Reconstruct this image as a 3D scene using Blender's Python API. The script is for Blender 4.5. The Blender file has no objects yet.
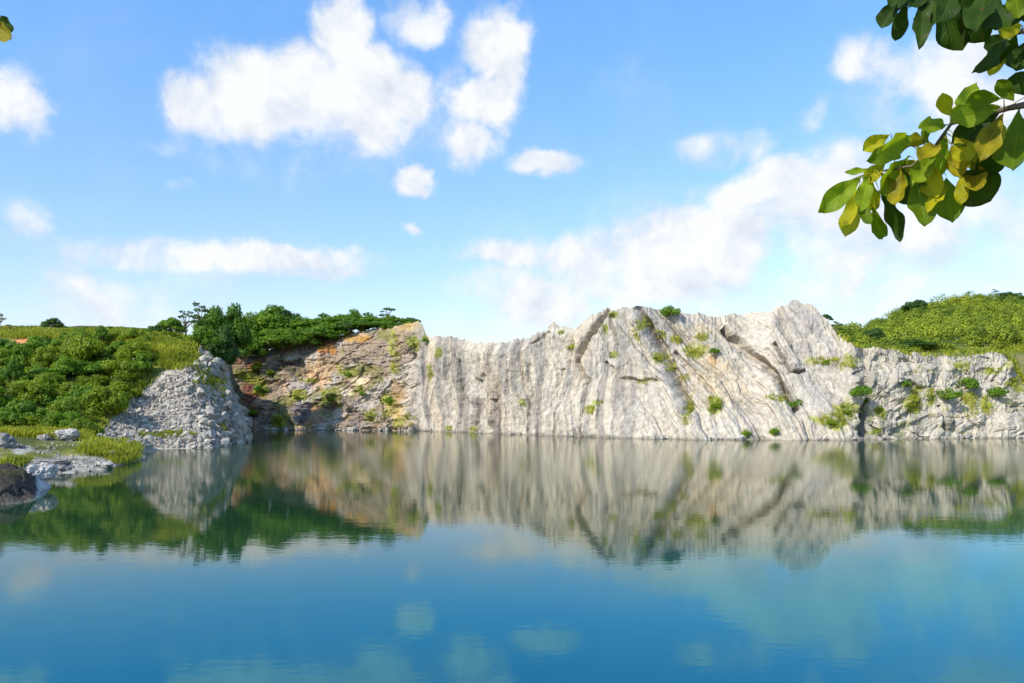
import bpy, math, random
import numpy as np
from mathutils import Vector

random.seed(7)
RS = np.random.RandomState(11)
scene = bpy.context.scene
COL = scene.collection
F = 1024 * 28.0 / 36.0          # focal length in photo pixels
HZ = 401.0                       # horizon row
CAMZ = 10.0                      # eye height over the water


def P(px, py, Y):
    return ((px - 512.0) / F * Y, Y, CAMZ + (HZ - py) / F * Y)


# ------------------------------------------------------------------ noise
_perm = RS.permutation(256)
_perm = np.concatenate([_perm, _perm, _perm])
_grad = RS.normal(size=(256, 3))
_grad /= np.linalg.norm(_grad, axis=1)[:, None]
_rnd = RS.rand(256, 4)


def _h(ix, iy, iz):
    return _perm[_perm[_perm[ix & 255] + (iy & 255)] + (iz & 255)]


def perlin(x, y, z):
    x, y, z = np.broadcast_arrays(np.asarray(x, float), np.asarray(y, float), np.asarray(z, float))
    x0, y0, z0 = np.floor(x).astype(int), np.floor(y).astype(int), np.floor(z).astype(int)
    fx, fy, fz = x - x0, y - y0, z - z0
    u, v, w = [t * t * t * (t * (t * 6 - 15) + 10) for t in (fx, fy, fz)]
    out = 0
    for dx in (0, 1):
        for dy in (0, 1):
            for dz in (0, 1):
                g = _grad[_h(x0 + dx, y0 + dy, z0 + dz)]
                d = g[..., 0] * (fx - dx) + g[..., 1] * (fy - dy) + g[..., 2] * (fz - dz)
                wt = (u if dx else 1 - u) * (v if dy else 1 - v) * (w if dz else 1 - w)
                out = out + wt * d
    return out * 1.6


def fbm(x, y, z, oct=5, gain=0.5, lac=2.03):
    a, f, s = 1.0, 1.0, 0
    for i in range(oct):
        s = s + a * perlin(x * f + 13.7 * i, y * f + 7.1 * i, z * f + 3.3 * i)
        a *= gain
        f *= lac
    return s


def ridged(x, y, z, oct=4, gain=0.5):
    a, f, s = 1.0, 1.0, 0
    for i in range(oct):
        s = s + a * (1 - 2 * np.abs(perlin(x * f + 5.7 * i, y * f + 9.1 * i, z * f)))
        a *= gain
        f *= 2.1
    return s


def worley(x, y, z):
    """F1, F2 and a random value per cell"""
    x, y, z = np.broadcast_arrays(np.asarray(x, float), np.asarray(y, float), np.asarray(z, float))
    x0, y0, z0 = np.floor(x).astype(int), np.floor(y).astype(int), np.floor(z).astype(int)
    f1 = np.full(x.shape, 9.0)
    f2 = np.full(x.shape, 9.0)
    cid = np.zeros(x.shape)
    for dx in (-1, 0, 1):
        for dy in (-1, 0, 1):
            for dz in (-1, 0, 1):
                r = _rnd[_h(x0 + dx, y0 + dy, z0 + dz)]
                d = np.sqrt((x0 + dx + r[..., 0] - x) ** 2 + (y0 + dy + r[..., 1] - y) ** 2 + (z0 + dz + r[..., 2] - z) ** 2)
                m = d < f1
                f2 = np.where(m, f1, np.minimum(f2, d))
                cid = np.where(m, r[..., 3], cid)
                f1 = np.where(m, d, f1)
    return f1, f2, cid


def sstep(a, b, x):
    t = np.clip((x - a) / (b - a), 0, 1)
    return t * t * (3 - 2 * t)


def mix(a, b, t):
    return a + (b - a) * t


# ------------------------------------------------------------------ mesh helpers
def mesh_from(name, verts, faces, mat=None, cols=None, uvs=None, smooth=True, extra=None):
    """verts (n,3), faces (m,k) arrays -> mesh"""
    verts = np.asarray(verts, dtype=np.float32)
    faces = np.asarray(faces, dtype=np.int32)
    me = bpy.data.meshes.new(name)
    k = faces.shape[1]
    me.vertices.add(len(verts))
    me.vertices.foreach_set("co", verts.ravel())
    me.loops.add(faces.size)
    me.loops.foreach_set("vertex_index", faces.ravel())
    me.polygons.add(len(faces))
    me.polygons.foreach_set("loop_start", np.arange(0, faces.size, k, dtype=np.int32))
    me.polygons.foreach_set("loop_total", np.full(len(faces), k, dtype=np.int32))
    me.polygons.foreach_set("use_smooth", np.full(len(faces), smooth, dtype=bool))
    me.update(calc_edges=True)
    if cols is not None:
        a = me.color_attributes.new("Col", 'FLOAT_COLOR', 'POINT')
        c4 = np.ones((len(verts), 4), dtype=np.float32)
        c4[:, :3] = cols
        a.data.foreach_set("color", c4.ravel())
    if extra:
        for nm, arr in extra.items():
            a = me.attributes.new(nm, 'FLOAT', 'POINT')
            a.data.foreach_set("value", np.asarray(arr, dtype=np.float32))
    if uvs is not None:
        ul = me.uv_layers.new(name="UVMap")
        ul.data.foreach_set("uv", np.asarray(uvs, dtype=np.float32)[faces.ravel()].ravel())
    if mat:
        me.materials.append(mat)
    return me


def grid_faces(nr, nc):
    i = np.arange(nr * nc).reshape(nr, nc)
    return np.stack([i[:-1, :-1], i[:-1, 1:], i[1:, 1:], i[1:, :-1]], -1).reshape(-1, 4)


def link(name, me, parent=None):
    o = bpy.data.objects.new(name, me)
    COL.objects.link(o)
    if parent:
        o.parent = parent
    return o


def tag(o, label=None, cat=None, group=None, kind=None):
    if label: o["label"] = label
    if cat: o["category"] = cat
    if group: o["group"] = group
    if kind: o["kind"] = kind
    return o


# ------------------------------------------------------------------ materials
def new_mat(name):
    m = bpy.data.materials.new(name)
    m.use_nodes = True
    nt = m.node_tree
    nt.nodes.clear()
    out = nt.nodes.new("ShaderNodeOutputMaterial")
    return m, nt, out


def N(nt, typ, **kw):
    n = nt.nodes.new(typ)
    for k, v in kw.items():
        if k.startswith("i_"):
            n.inputs[k[2:].replace("_", " ")].default_value = v
        else:
            setattr(n, k, v)
    return n


def rock_material(name, bump=0.6, scale=1.0, contrast=0.35, crackamt=0.1, vert=1.0):
    m, nt, out = new_mat(name)
    L = nt.links.new
    bs = N(nt, "ShaderNodeBsdfPrincipled")
    bs.inputs["Roughness"].default_value = 0.92
    bs.inputs["Specular IOR Level"].default_value = 0.15
    vc = N(nt, "ShaderNodeVertexColor", layer_name="Col")
    tc = N(nt, "ShaderNodeTexCoord")
    n1 = N(nt, "ShaderNodeTexNoise")
    n1.inputs["Scale"].default_value = 0.9 * scale
    n1.inputs["Detail"].default_value = 8
    n1.inputs["Roughness"].default_value = 0.68
    L(tc.outputs["Object"], n1.inputs["Vector"])
    mp = N(nt, "ShaderNodeMapping")
    mp.inputs["Scale"].default_value = (1.6 * scale, 1.6 * scale, 0.28 * scale)
    L(tc.outputs["Object"], mp.inputs["Vector"])
    n2 = N(nt, "ShaderNodeTexNoise")
    n2.inputs["Scale"].default_value = 1.0
    n2.inputs["Detail"].default_value = 6
    L(mp.outputs["Vector"], n2.inputs["Vector"])
    vo = N(nt, "ShaderNodeTexVoronoi", feature='DISTANCE_TO_EDGE')
    vo.inputs["Scale"].default_value = 0.55 * scale
    wm = N(nt, "ShaderNodeVectorMath", operation='MULTIPLY_ADD')
    wm.inputs[1].default_value = (1.2, 1.2, 1.2)
    L(n1.outputs["Color"], wm.inputs[0])
    L(tc.outputs["Object"], wm.inputs[2])
    L(wm.outputs[0], vo.inputs["Vector"])
    crack = N(nt, "ShaderNodeMapRange")
    crack.inputs["From Max"].default_value = 0.06
    L(vo.outputs["Distance"], crack.inputs["Value"])
    # value variation
    r1 = N(nt, "ShaderNodeMapRange")
    r1.inputs["From Min"].default_value = 0.3
    r1.inputs["From Max"].default_value = 0.7
    r1.inputs["To Min"].default_value = 1 - contrast
    r1.inputs["To Max"].default_value = 1 + contrast * 0.55
    L(n1.outputs["Fac"], r1.inputs["Value"])
    r2 = N(nt, "ShaderNodeMapRange")
    r2.inputs["From Min"].default_value = 0.3
    r2.inputs["From Max"].default_value = 0.7
    r2.inputs["To Min"].default_value = 1 - contrast * 0.6
    r2.inputs["To Max"].default_value = 1 + contrast * 0.3
    L(n2.outputs["Fac"], r2.inputs["Value"])
    mu = N(nt, "ShaderNodeMath", operation='MULTIPLY')
    L(r1.outputs[0], mu.inputs[0])
    L(r2.outputs[0], mu.inputs[1])
    cm = N(nt, "ShaderNodeVectorMath", operation='SCALE')
    L(vc.outputs["Color"], cm.inputs[0])
    L(mu.outputs[0], cm.inputs["Scale"])
    L(cm.outputs[0], bs.inputs["Base Color"])
    add = N(nt, "ShaderNodeMath", operation='MULTIPLY_ADD')
    L(crack.outputs[0], add.inputs[0])
    add.inputs[1].default_value = crackamt
    L(n1.outputs["Fac"], add.inputs[2])
    add2 = N(nt, "ShaderNodeMath", operation='MULTIPLY_ADD')
    L(n2.outputs["Fac"], add2.inputs[0])
    add2.inputs[1].default_value = vert
    L(add.outputs[0], add2.inputs[2])
    bp = N(nt, "ShaderNodeBump")
    bp.inputs["Strength"].default_value = bump
    bp.inputs["Distance"].default_value = 0.8
    L(add2.outputs[0], bp.inputs["Height"])
    L(bp.outputs[0], bs.inputs["Normal"])
    L(bs.outputs[0], out.inputs["Surface"])
    return m


def leaf_material(name, dark, light, trans, tfac=0.35, objvar=0.35, rough=0.55):
    """foliage: diffuse + translucent, colour varies per leaf (attribute rnd) and per plant"""
    m, nt, out = new_mat(name)
    L = nt.links.new
    at = N(nt, "ShaderNodeAttribute", attribute_name="rnd")
    oi = N(nt, "ShaderNodeObjectInfo")
    ad = N(nt, "ShaderNodeMath", operation='MULTIPLY_ADD')
    L(oi.outputs["Random"], ad.inputs[0])
    ad.inputs[1].default_value = objvar
    sc = N(nt, "ShaderNodeMath", operation='MULTIPLY')
    sc.inputs[1].default_value = 1 - objvar
    L(at.outputs["Fac"], sc.inputs[0])
    L(sc.outputs[0], ad.inputs[2])
    cr = N(nt, "ShaderNodeMix", data_type='RGBA')
    cr.inputs[6].default_value = (*dark, 1)
    cr.inputs[7].default_value = (*light, 1)
    L(ad.outputs[0], cr.inputs[0])
    bs = N(nt, "ShaderNodeBsdfPrincipled")
    bs.inputs["Roughness"].default_value = rough
    bs.inputs["Specular IOR Level"].default_value = 0.25
    L(cr.outputs[2], bs.inputs["Base Color"])
    tr = N(nt, "ShaderNodeBsdfTranslucent")
    tr.inputs["Color"].default_value = (*trans, 1)
    mx = N(nt, "ShaderNodeMixShader")
    mx.inputs[0].default_value = tfac
    L(bs.outputs[0], mx.inputs[1])
    L(tr.outputs[0], mx.inputs[2])
    L(mx.outputs[0], out.inputs["Surface"])
    return m


def simple_mat(name, c1, c2, scale=3.0, rough=0.9, bump=0.3):
    m, nt, out = new_mat(name)
    L = nt.links.new
    tc = N(nt, "ShaderNodeTexCoord")
    n1 = N(nt, "ShaderNodeTexNoise")
    n1.inputs["Scale"].default_value = scale
    n1.inputs["Detail"].default_value = 6
    L(tc.outputs["Object"], n1.inputs["Vector"])
    mr = N(nt, "ShaderNodeMapRange")
    mr.inputs["From Min"].default_value = 0.35
    mr.inputs["From Max"].default_value = 0.65
    L(n1.outputs["Fac"], mr.inputs["Value"])
    cr = N(nt, "ShaderNodeMix", data_type='RGBA')
    cr.inputs[6].default_value = (*c1, 1)
    cr.inputs[7].default_value = (*c2, 1)
    L(mr.outputs[0], cr.inputs[0])
    bs = N(nt, "ShaderNodeBsdfPrincipled")
    bs.inputs["Roughness"].default_value = rough
    bs.inputs["Specular IOR Level"].default_value = 0.2
    L(cr.outputs[2], bs.inputs["Base Color"])
    bp = N(nt, "ShaderNodeBump")
    bp.inputs["Strength"].default_value = bump
    bp.inputs["Distance"].default_value = 0.1
    L(n1.outputs["Fac"], bp.inputs["Height"])
    L(bp.outputs[0], bs.inputs["Normal"])
    L(bs.outputs[0], out.inputs["Surface"])
    return m


M_CLIFF = rock_material("limestone", 0.42, 0.8, 0.30, 0.03, 1.3)
M_LAND = rock_material("hillside_ground", 0.5, 0.9, 0.30)
M_STONE = rock_material("rubble_stone", 0.4, 1.6, 0.30)
M_BUSH = leaf_material("bush_leaves", (0.05, 0.11, 0.006), (0.27, 0.34, 0.012), (0.28, 0.37, 0.012), 0.35)
M_TREE = leaf_material("tree_leaves", (0.035, 0.11, 0.010), (0.19, 0.30, 0.014), (0.18, 0.34, 0.015), 0.35)
M_DARKTREE = leaf_material("dark_tree_leaves", (0.025, 0.07, 0.014), (0.08, 0.15, 0.02), (0.10, 0.19, 0.02), 0.3)
M_FOREST = leaf_material("forest_leaves", (0.06, 0.115, 0.012), (0.33, 0.37, 0.022), (0.28, 0.36, 0.02), 0.3, objvar=0.0)
M_YELLOW = leaf_material("yellow_green_grass", (0.12, 0.19, 0.012), (0.46, 0.42, 0.03), (0.40, 0.42, 0.03), 0.35, objvar=0.0)
M_STALK = simple_mat("leaf_stalk", (0.20, 0.20, 0.03), (0.30, 0.28, 0.06), 20.0)
M_BARK = simple_mat("bark", (0.10, 0.075, 0.05), (0.20, 0.16, 0.12), 9.0)

# ------------------------------------------------------------------ cliff
pxs = np.arange(150.0, 1165.0, 0.8)
NC = len(pxs)


def ip(tab, x):
    t = np.array(tab, float)
    return np.interp(x, t[:, 0], t[:, 1])


def smooth1(a, n):
    k = np.hanning(n + 2)[1:-1]
    k /= k.sum()
    return np.convolve(np.pad(a, (n // 2, n - 1 - n // 2), mode='edge'), k, mode='valid')


base_py = smooth1(ip([(150, 429.5), (250, 430), (330, 430), (400, 430.3), (430, 431), (470, 432.5), (500, 433.8), (560, 435.4),
                      (640, 438), (720, 439.6), (800, 440.2), (856, 440.0), (866, 439.5), (900, 439.0), (1000, 438), (1060, 437.2), (1165, 436.4)], pxs), 25)
Yb = F * CAMZ / (base_py - HZ)
# the slot right of the main peak and the step between the brown and the white rock
Yb = Yb + 2.2 * np.exp(-((pxs - 864) / 4.5) ** 2) + 3.0 * np.exp(-((pxs - 750) / 22) ** 2)
top_py = ip([(150, 350), (240, 350), (262, 352), (290, 343), (320, 338), (350, 334), (380, 328), (405, 325), (418, 322), (422.5, 327), (425, 336), (432, 338),
             (445, 337), (462, 340), (480, 343.5), (500, 344), (515, 341), (530, 337), (545, 331), (553, 322), (558, 327), (566, 329), (576, 328),
             (584, 321), (592, 315), (604, 309), (612, 312), (632, 307), (640, 308), (655, 310), (672, 313), (690, 315.5), (705, 316),
             (725, 316.5), (745, 314), (762, 313), (778, 307), (790, 303.5), (800, 301), (808, 303), (815, 306), (824, 313), (834, 325),
             (843, 337), (850, 345), (862, 348), (875, 347), (890, 350), (905, 353), (930, 356), (955, 357), (980, 355), (1000, 352), (1008, 353), (1014, 364), (1020, 376),
             (1030, 385), (1060, 380), (1165, 372)], pxs)
S = smooth1(ip([(150, 26), (300, 26), (380, 20), (415, 9), (440, 7), (560, 8), (600, 12), (640, 18), (700, 26), (770, 26), (810, 20), (845, 13), (870, 9), (1000, 11), (1165, 14)], pxs), 21)
Ht = CAMZ + (HZ - top_py) / F * (Yb + S)
# break the crest up
crest_amp = ip([(150, 0.3), (420, 0.5), (450, 1.0), (560, 0.9), (700, 0.7), (850, 0.8), (1165, 0.7)], pxs)
Ht = Ht + crest_amp * (fbm(pxs * 0.09, 3.1, 0, 4) * 0.9 + 0.5 * ridged(pxs * 0.21, 8.0, 0, 2) - 0.35)

Xb = (pxs - 512) / F * Yb
dX, dY = np.gradient(smooth1(Xb, 41)), np.gradient(smooth1(Yb, 41))
ln = np.hypot(dX, dY)
nx, ny = dY / ln, -dX / ln                     # outward, towards the lake
slen = np.concatenate([[0], np.cumsum(np.hypot(np.diff(Xb), np.diff(Yb)))])

NF = 250
vv = np.linspace(0, 1, NF)
# rows: v on the face, then plateau
zf = -4 + (Ht[None, :] + 4) * vv[:, None]
lean = ip([(150, 0.9), (420, 0.85), (560, 0.9), (700, 1.0), (1165, 0.85)], pxs)
hv = np.clip(zf / Ht[None, :], -0.3, 1)
off = S[None, :] * np.where(hv < 0, hv * 0.4, np.power(np.clip(hv, 0, 1), 0.95))
s2 = np.broadcast_to(slen[None, :], zf.shape)
p2 = np.broadcast_to(pxs[None, :], zf.shape)
pyf = HZ - (zf - CAMZ) / (Yb[None, :] + off) * F           # where it is in the photo (approx.)

wA = 1 - sstep(408, 426, p2 + 4 * fbm(zf * 0.12, 0.5, 1, 2))   # brown rock on the left
wC = sstep(835, 866, p2)                                       # low blocky wall on the right
wB = np.clip(1 - wA - wC, 0, 1)
wD = wB * sstep(585, 665, p2 - (pyf - 320) * 0.25)             # slabby part of the main peak
wV = wB - wD

warp = 2.2 * fbm(s2 * 0.06, zf * 0.05, 4.2, 3)
disp = 3.2 * fbm(s2 * 0.028, zf * 0.022, 1.1, 3) * (1 - 0.5 * wC)
# vertical ribs
q = s2 + warp + 0.10 * zf
ribs = 1.5 * ridged(q * 0.085, zf * 0.012, 2.2, 3, 0.55) + 0.75 * ridged(q * 0.24 + 40, zf * 0.03, 7.7, 3, 0.6)
disp = disp + ribs * wV * 1.0
# diagonal slabs: bedding that falls to the right
qd = s2 + zf * 0.75 + warp * 1.6
saw = qd * 0.075
sawf = saw - np.floor(saw)
slab = (sawf - 0.5) * 2.6 - 1.6 * sstep(0.86, 1.0, sawf)
qd2 = (s2 + zf * 0.62 + warp) * 0.23
slab2 = 0.55 * ridged(qd2, (zf - s2 * 0.4) * 0.035, 3.3, 3, 0.55)
disp = disp + wD * (slab * 1.1 + slab2 * 1.7 + 0.6 * ridged(qd * 0.34, zf * 0.02, 12.3, 3, 0.6) + 0.2 * ridged(q * 0.2, zf * 0.05, 1.7, 2))
# blocks
f1, f2, cid = worley(s2 * 0.16 + 0.3 * warp, zf * 0.15 - s2 * 0.03, 0.4)
blk = (cid - 0.5) * 1.6 - 0.9 * (1 - sstep(0.0, 0.16, f2 - f1))
f1b, f2b, cidb = worley(s2 * 0.42 + 0.4 * warp, zf * 0.36 + s2 * 0.05, 6.4)
blkb = (cidb - 0.5) * 0.8 - 0.45 * (1 - sstep(0.0, 0.2, f2b - f1b))
blkA = (cid - 0.5) * 1.6
disp = disp + blk * (wC * 0.22 + wV * 0.05 + wD * 0.04) + wC * (blkA * 0.8 + 0.7 * ridged(s2 * 0.11 + 0.2 * warp, zf * 0.05, 5.3, 3) + 0.5 * ridged(s2 * 0.05, zf * 0.2 + 0.3 * warp, 8.3, 3)) + blkb * (0.16 * wV + 0.16 * wD + 0.6 * wC) + wA * (blkA * 0.9 + (cidb - 0.5) * 0.7)
qa = s2 * 0.6 - zf * 0.8 + warp * 2
disp = disp + wA * (2.0 * ridged(qa * 0.05, (zf + s2 * 0.5) * 0.03, 4.3, 4, 0.55) + 1.1 * ridged(s2 * 0.06 + 0.2 * warp, zf * 0.16, 9.3, 4, 0.6) + 1.2 * fbm(s2 * 0.12, zf * 0.12, 1.9, 5, 0.6))
# ledges on the right wall
disp = disp + wC * 0.9 * np.tanh(3 * perlin(s2 * 0.02, zf * 0.16 + 0.3 * fbm(s2 * 0.06, 1.0, 2.0, 2), 5.5))
# grain
disp = disp + 0.36 * fbm(s2 * 0.33, zf * 0.30, 2.9, 4, 0.6)


def line_dist(ax, ay, bx, by):
    """distance in px to a segment seen in the photo, signed, and position along it"""
    dx, dy = bx - ax, by - ay
    l = math.hypot(dx, dy)
    t = ((p2 - ax) * dx + (pyf - ay) * dy) / (l * l)
    d = ((p2 - ax) * dy - (pyf - ay) * dx) / l
    return d, t


GW = fbm(p2 * 0.08, pyf * 0.08, 9.1, 3)
BN = [fbm(p2 * 0.09 + 31 * i, pyf * 0.09, 2.0 * i, 4) for i in range(4)]


def groove(pts, depth, width, wob=1.6):
    tot = np.zeros_like(p2)
    w = wob * GW
    for (a, b) in zip(pts[:-1], pts[1:]):
        d, t = line_dist(a[0], a[1], b[0], b[1])
        inside = sstep(-0.06, 0.0, t) * (1 - sstep(1.0, 1.06, t))
        tot = np.maximum(tot, inside * np.exp(-((d + w) / width) ** 2))
    return depth * tot


G = np.zeros_like(p2)
G = np.maximum(G, groove([(634, 309), (655, 340), (672, 372), (690, 412)], 4.0, 4.0))
G = np.maximum(G, groove([(604, 312), (582, 345), (577, 362), (587, 382)], 2.4, 2.2))
G = np.maximum(G, groove([(587, 382), (588, 438)], 1.6, 1.8))
G = np.maximum(G, groove([(604, 362), (618, 378), (635, 382), (655, 381)], 1.2, 2.0))
G = np.maximum(G, groove([(606, 318), (616, 345)], 1.5, 1.4))
G = np.maximum(G, groove([(728, 330), (752, 354), (775, 380), (800, 412)], 4.2, 3.4))
G = np.maximum(G, groove([(672, 352), (700, 380), (714, 395)], 1.8, 2.0))
G = np.maximum(G, groove([(770, 345), (792, 372), (812, 372)], 2.0, 2.0))
G = np.maximum(G, groove([(535, 345), (549, 333)], 1.6, 1.6))
G = np.maximum(G, groove([(858, 372), (866, 400), (864, 436)], 1.4, 3.0))
G = np.maximum(G, groove([(938, 405), (944, 430)], 1.3, 2.0))
G = np.maximum(G, groove([(481, 380), (479, 432)], 2.0, 3.5))
G = np.maximum(G, groove([(497, 400), (494, 432)], 1.5, 3.0))
for k in range(9):
    x0 = 432 + k * 16 + random.uniform(-4, 4)
    G = np.maximum(G, groove([(x0 + random.uniform(3, 9), 352 + random.uniform(0, 25)), (x0, 434)], random.uniform(0.5, 1.3), random.uniform(1.5, 3)))
# step where the slab to the right of the gully stands back
d, t = line_dist(728, 326, 800, 412)
inside = sstep(-0.02, 0.1, t) * (1 - sstep(0.95, 1.1, t))
step = inside * sstep(0, 3, d) * np.exp(-np.clip(d, 0, None) / 26.0) * 3.4
disp = disp - 1.3 * G * (1 - wA)
d2, t2 = line_dist(634, 309, 690, 412)
disp = disp + 2.2 * sstep(-0.02, 0.1, t2) * (1 - sstep(0.95, 1.1, t2)) * np.exp(-((d2 + 8) / 5.0) ** 2)

# the crest and the water line keep their place
fade = 1 - 0.65 * sstep(0.86, 1.0, hv)
foot = sstep(-0.2, 0.10, hv)
disp = disp * fade * (0.55 + 0.45 * foot)
Xf = Xb[None, :] - nx[None, :] * (off - disp)
Yf = Yb[None, :] - ny[None, :] * (off - disp)
# the setback must follow the line of sight so that the crest keeps its place
Xf = Xf + (off * (nx[None, :] + (pxs[None, :] - 512) / F)) * 0.9
zz = zf + 0.35 * fbm(s2 * 0.25, zf * 0.25, 8.1, 3) * fade + wC * 0.0

# plateau rows
NP = 26
tt = np.linspace(0, 1, NP + 1)[1:] ** 1.8 * 55
Xp = Xf[-1][None, :] + ((pxs[None, :] - 512) / F) * tt[:, None]
Yp = Yf[-1][None, :] + tt[:, None]
zp = zz[-1][None, :] + (-0.03 * tt[:, None]) + 0.5 * fbm(Xp * 0.15, Yp * 0.15, 2, 3) * np.clip(tt[:, None] / 4, 0, 1) - 0.5 * np.clip(tt[:, None] / 3, 0, 1)
zp = zp + np.where(pxs[None, :] < 423, 0.02 * tt[:, None], -0.02 * tt[:, None])

# --- colour of the rock itself
def C(r, g, b):
    return np.array([r, g, b], float)


def blob(x, y, rx, ry, namp=0.45, seed=0.0):
    d = np.sqrt(((p2 - x) / rx) ** 2 + ((pyf - y) / ry) ** 2) + namp * 1.5 * BN[int(seed * 10) % 4]
    return 1 - sstep(0.45, 1.1, d)


def paint(col, c, w):
    return col + (c - col) * w[..., None]


big = fbm(s2 * 0.03, zf * 0.03, 3.0, 4)
med = fbm(s2 * 0.13, zf * 0.10, 5.0, 4)
streak = fbm(q * 0.33, zf * 0.02, 1.5, 4, 0.6)
streak2 = fbm(q * 0.12, zf * 0.015, 6.5, 3, 0.6)
cB = np.ones(p2.shape + (3,)) * C(0.555, 0.485, 0.39)
cB = paint(cB, C(0.60, 0.53, 0.43), sstep(0.0, 0.8, big))
cB = paint(cB, C(0.46, 0.43, 0.40), sstep(0.0, 0.7, -big) * 0.5)
cB = paint(cB, C(0.30, 0.27, 0.24), sstep(0.05, 0.6, streak) * wV * 0.85)
cB = paint(cB, C(0.27, 0.24, 0.21), sstep(0.25, 0.7, streak2) * wV * (1 - sstep(560, 620, p2)) * 0.7)
cB = paint(cB, C(0.36, 0.34, 0.33), sstep(0.15, 0.7, fbm(qd * 0.14, zf * 0.03, 2.5, 4)) * wD * 0.6)
cB = paint(cB, C(0.40, 0.36, 0.28), sstep(0.2, 0.8, med) * 0.4)
cB = paint(cB, C(0.58, 0.44, 0.29), sstep(0.15, 0.7, fbm(q * 0.09, zf * 0.03, 33.0, 4)) * wV * 0.45)
cB = paint(cB, C(0.36, 0.315, 0.26), sstep(0.1, 0.6, fbm(qd * 0.42, zf * 0.03, 42.5, 4, 0.6)) * wD * 0.7)
cC = np.ones_like(cB) * C(0.51, 0.45, 0.36)
cC = paint(cC, C(0.36, 0.33, 0.27), sstep(0.0, 0.7, med) * 0.7)
cC = paint(cC, C(0.24, 0.25, 0.09), sstep(0.25, 0.75, fbm(s2 * 0.10, zf * 0.14, 12.0, 4)) * sstep(0.0, 0.4, 1 - hv) * 0.7)
cC = paint(cC, C(0.22, 0.20, 0.18), sstep(0.25, 0.7, streak) * 0.45)
cA = np.ones_like(cB) * C(0.34, 0.265, 0.19)
cA = paint(cA, C(0.19, 0.155, 0.13), sstep(-0.1, 0.6, fbm((s2 - zf) * 0.07, zf * 0.06, 9.0, 4)) * 0.75)
cA = paint(cA, C(0.50, 0.36, 0.22), sstep(0.1, 0.7, fbm(s2 * 0.06, zf * 0.05, 14.0, 4)) * 0.8)
cA = paint(cA, C(0.46, 0.42, 0.38), sstep(0.05, 0.55, fbm((s2 - zf) * 0.09, zf * 0.05, 51.0, 4)) * 0.95)
cA = paint(cA, C(0.55, 0.33, 0.10), sstep(0.25, 0.8, fbm(s2 * 0.09, zf * 0.05, 17.0, 4)) * 0.7)
cA = paint(cA, C(0.16, 0.18, 0.035), sstep(0.05, 0.6, fbm(s2 * 0.09, zf * 0.12, 21.0, 4)) * 0.65)
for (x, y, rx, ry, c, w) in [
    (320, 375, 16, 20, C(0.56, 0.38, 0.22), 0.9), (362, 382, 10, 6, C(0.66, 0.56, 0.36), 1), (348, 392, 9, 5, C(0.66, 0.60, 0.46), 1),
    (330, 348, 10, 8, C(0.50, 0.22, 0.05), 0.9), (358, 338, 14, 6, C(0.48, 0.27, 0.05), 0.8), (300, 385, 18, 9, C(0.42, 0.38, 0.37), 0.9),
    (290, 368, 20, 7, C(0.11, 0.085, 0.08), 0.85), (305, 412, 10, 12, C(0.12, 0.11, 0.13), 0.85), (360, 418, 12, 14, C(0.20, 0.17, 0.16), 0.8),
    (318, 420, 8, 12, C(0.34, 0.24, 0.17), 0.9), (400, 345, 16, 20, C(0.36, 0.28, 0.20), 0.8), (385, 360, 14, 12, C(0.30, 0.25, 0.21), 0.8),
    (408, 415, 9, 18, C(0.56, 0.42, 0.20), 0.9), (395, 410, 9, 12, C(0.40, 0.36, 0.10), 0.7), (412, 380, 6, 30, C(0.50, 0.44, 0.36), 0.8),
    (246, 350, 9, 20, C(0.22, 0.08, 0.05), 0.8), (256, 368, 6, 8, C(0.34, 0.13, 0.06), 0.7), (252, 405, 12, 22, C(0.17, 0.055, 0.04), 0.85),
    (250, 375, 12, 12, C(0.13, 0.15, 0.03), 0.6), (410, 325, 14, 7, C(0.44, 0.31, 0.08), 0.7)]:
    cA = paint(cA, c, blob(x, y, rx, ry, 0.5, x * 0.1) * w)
for (x, y, rx, ry, c, w) in [
    (705, 378, 22, 34, C(0.58, 0.46, 0.29), 0.55), (712, 360, 8, 6, C(0.54, 0.32, 0.12), 0.6), (725, 390, 22, 26, C(0.60, 0.49, 0.33), 0.5),
    (696, 350, 14, 10, C(0.40, 0.38, 0.08), 0.55), (700, 335, 12, 12, C(0.62, 0.52, 0.34), 0.6), (740, 420, 30, 14, C(0.57, 0.51, 0.43), 0.6),
    (650, 385, 22, 40, C(0.53, 0.47, 0.40), 0.5), (668, 372, 10, 40, C(0.54, 0.49, 0.43), 0.6), (790, 320, 26, 12, C(0.40, 0.37, 0.35), 0.55),
    (800, 345, 16, 22, C(0.42, 0.39, 0.37), 0.55), (812, 325, 14, 22, C(0.38, 0.34, 0.31), 0.5), (760, 340, 30, 22, C(0.57, 0.52, 0.45), 0.5),
    (555, 333, 20, 6, C(0.68, 0.62, 0.52), 0.7), (790, 395, 14, 8, C(0.46, 0.40, 0.30), 0.5), (843, 420, 16, 14, C(0.46, 0.42, 0.22), 0.5),
    (478, 415, 8, 24, C(0.21, 0.175, 0.15), 0.8), (497, 415, 6, 24, C(0.26, 0.22, 0.19), 0.7), (545, 400, 5, 28, C(0.36, 0.31, 0.26), 0.5),
    (455, 405, 5, 28, C(0.42, 0.36, 0.28), 0.5)]:
    cB = paint(cB, c, blob(x, y, rx, ry, 0.5, x * 0.1) * w)
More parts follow.
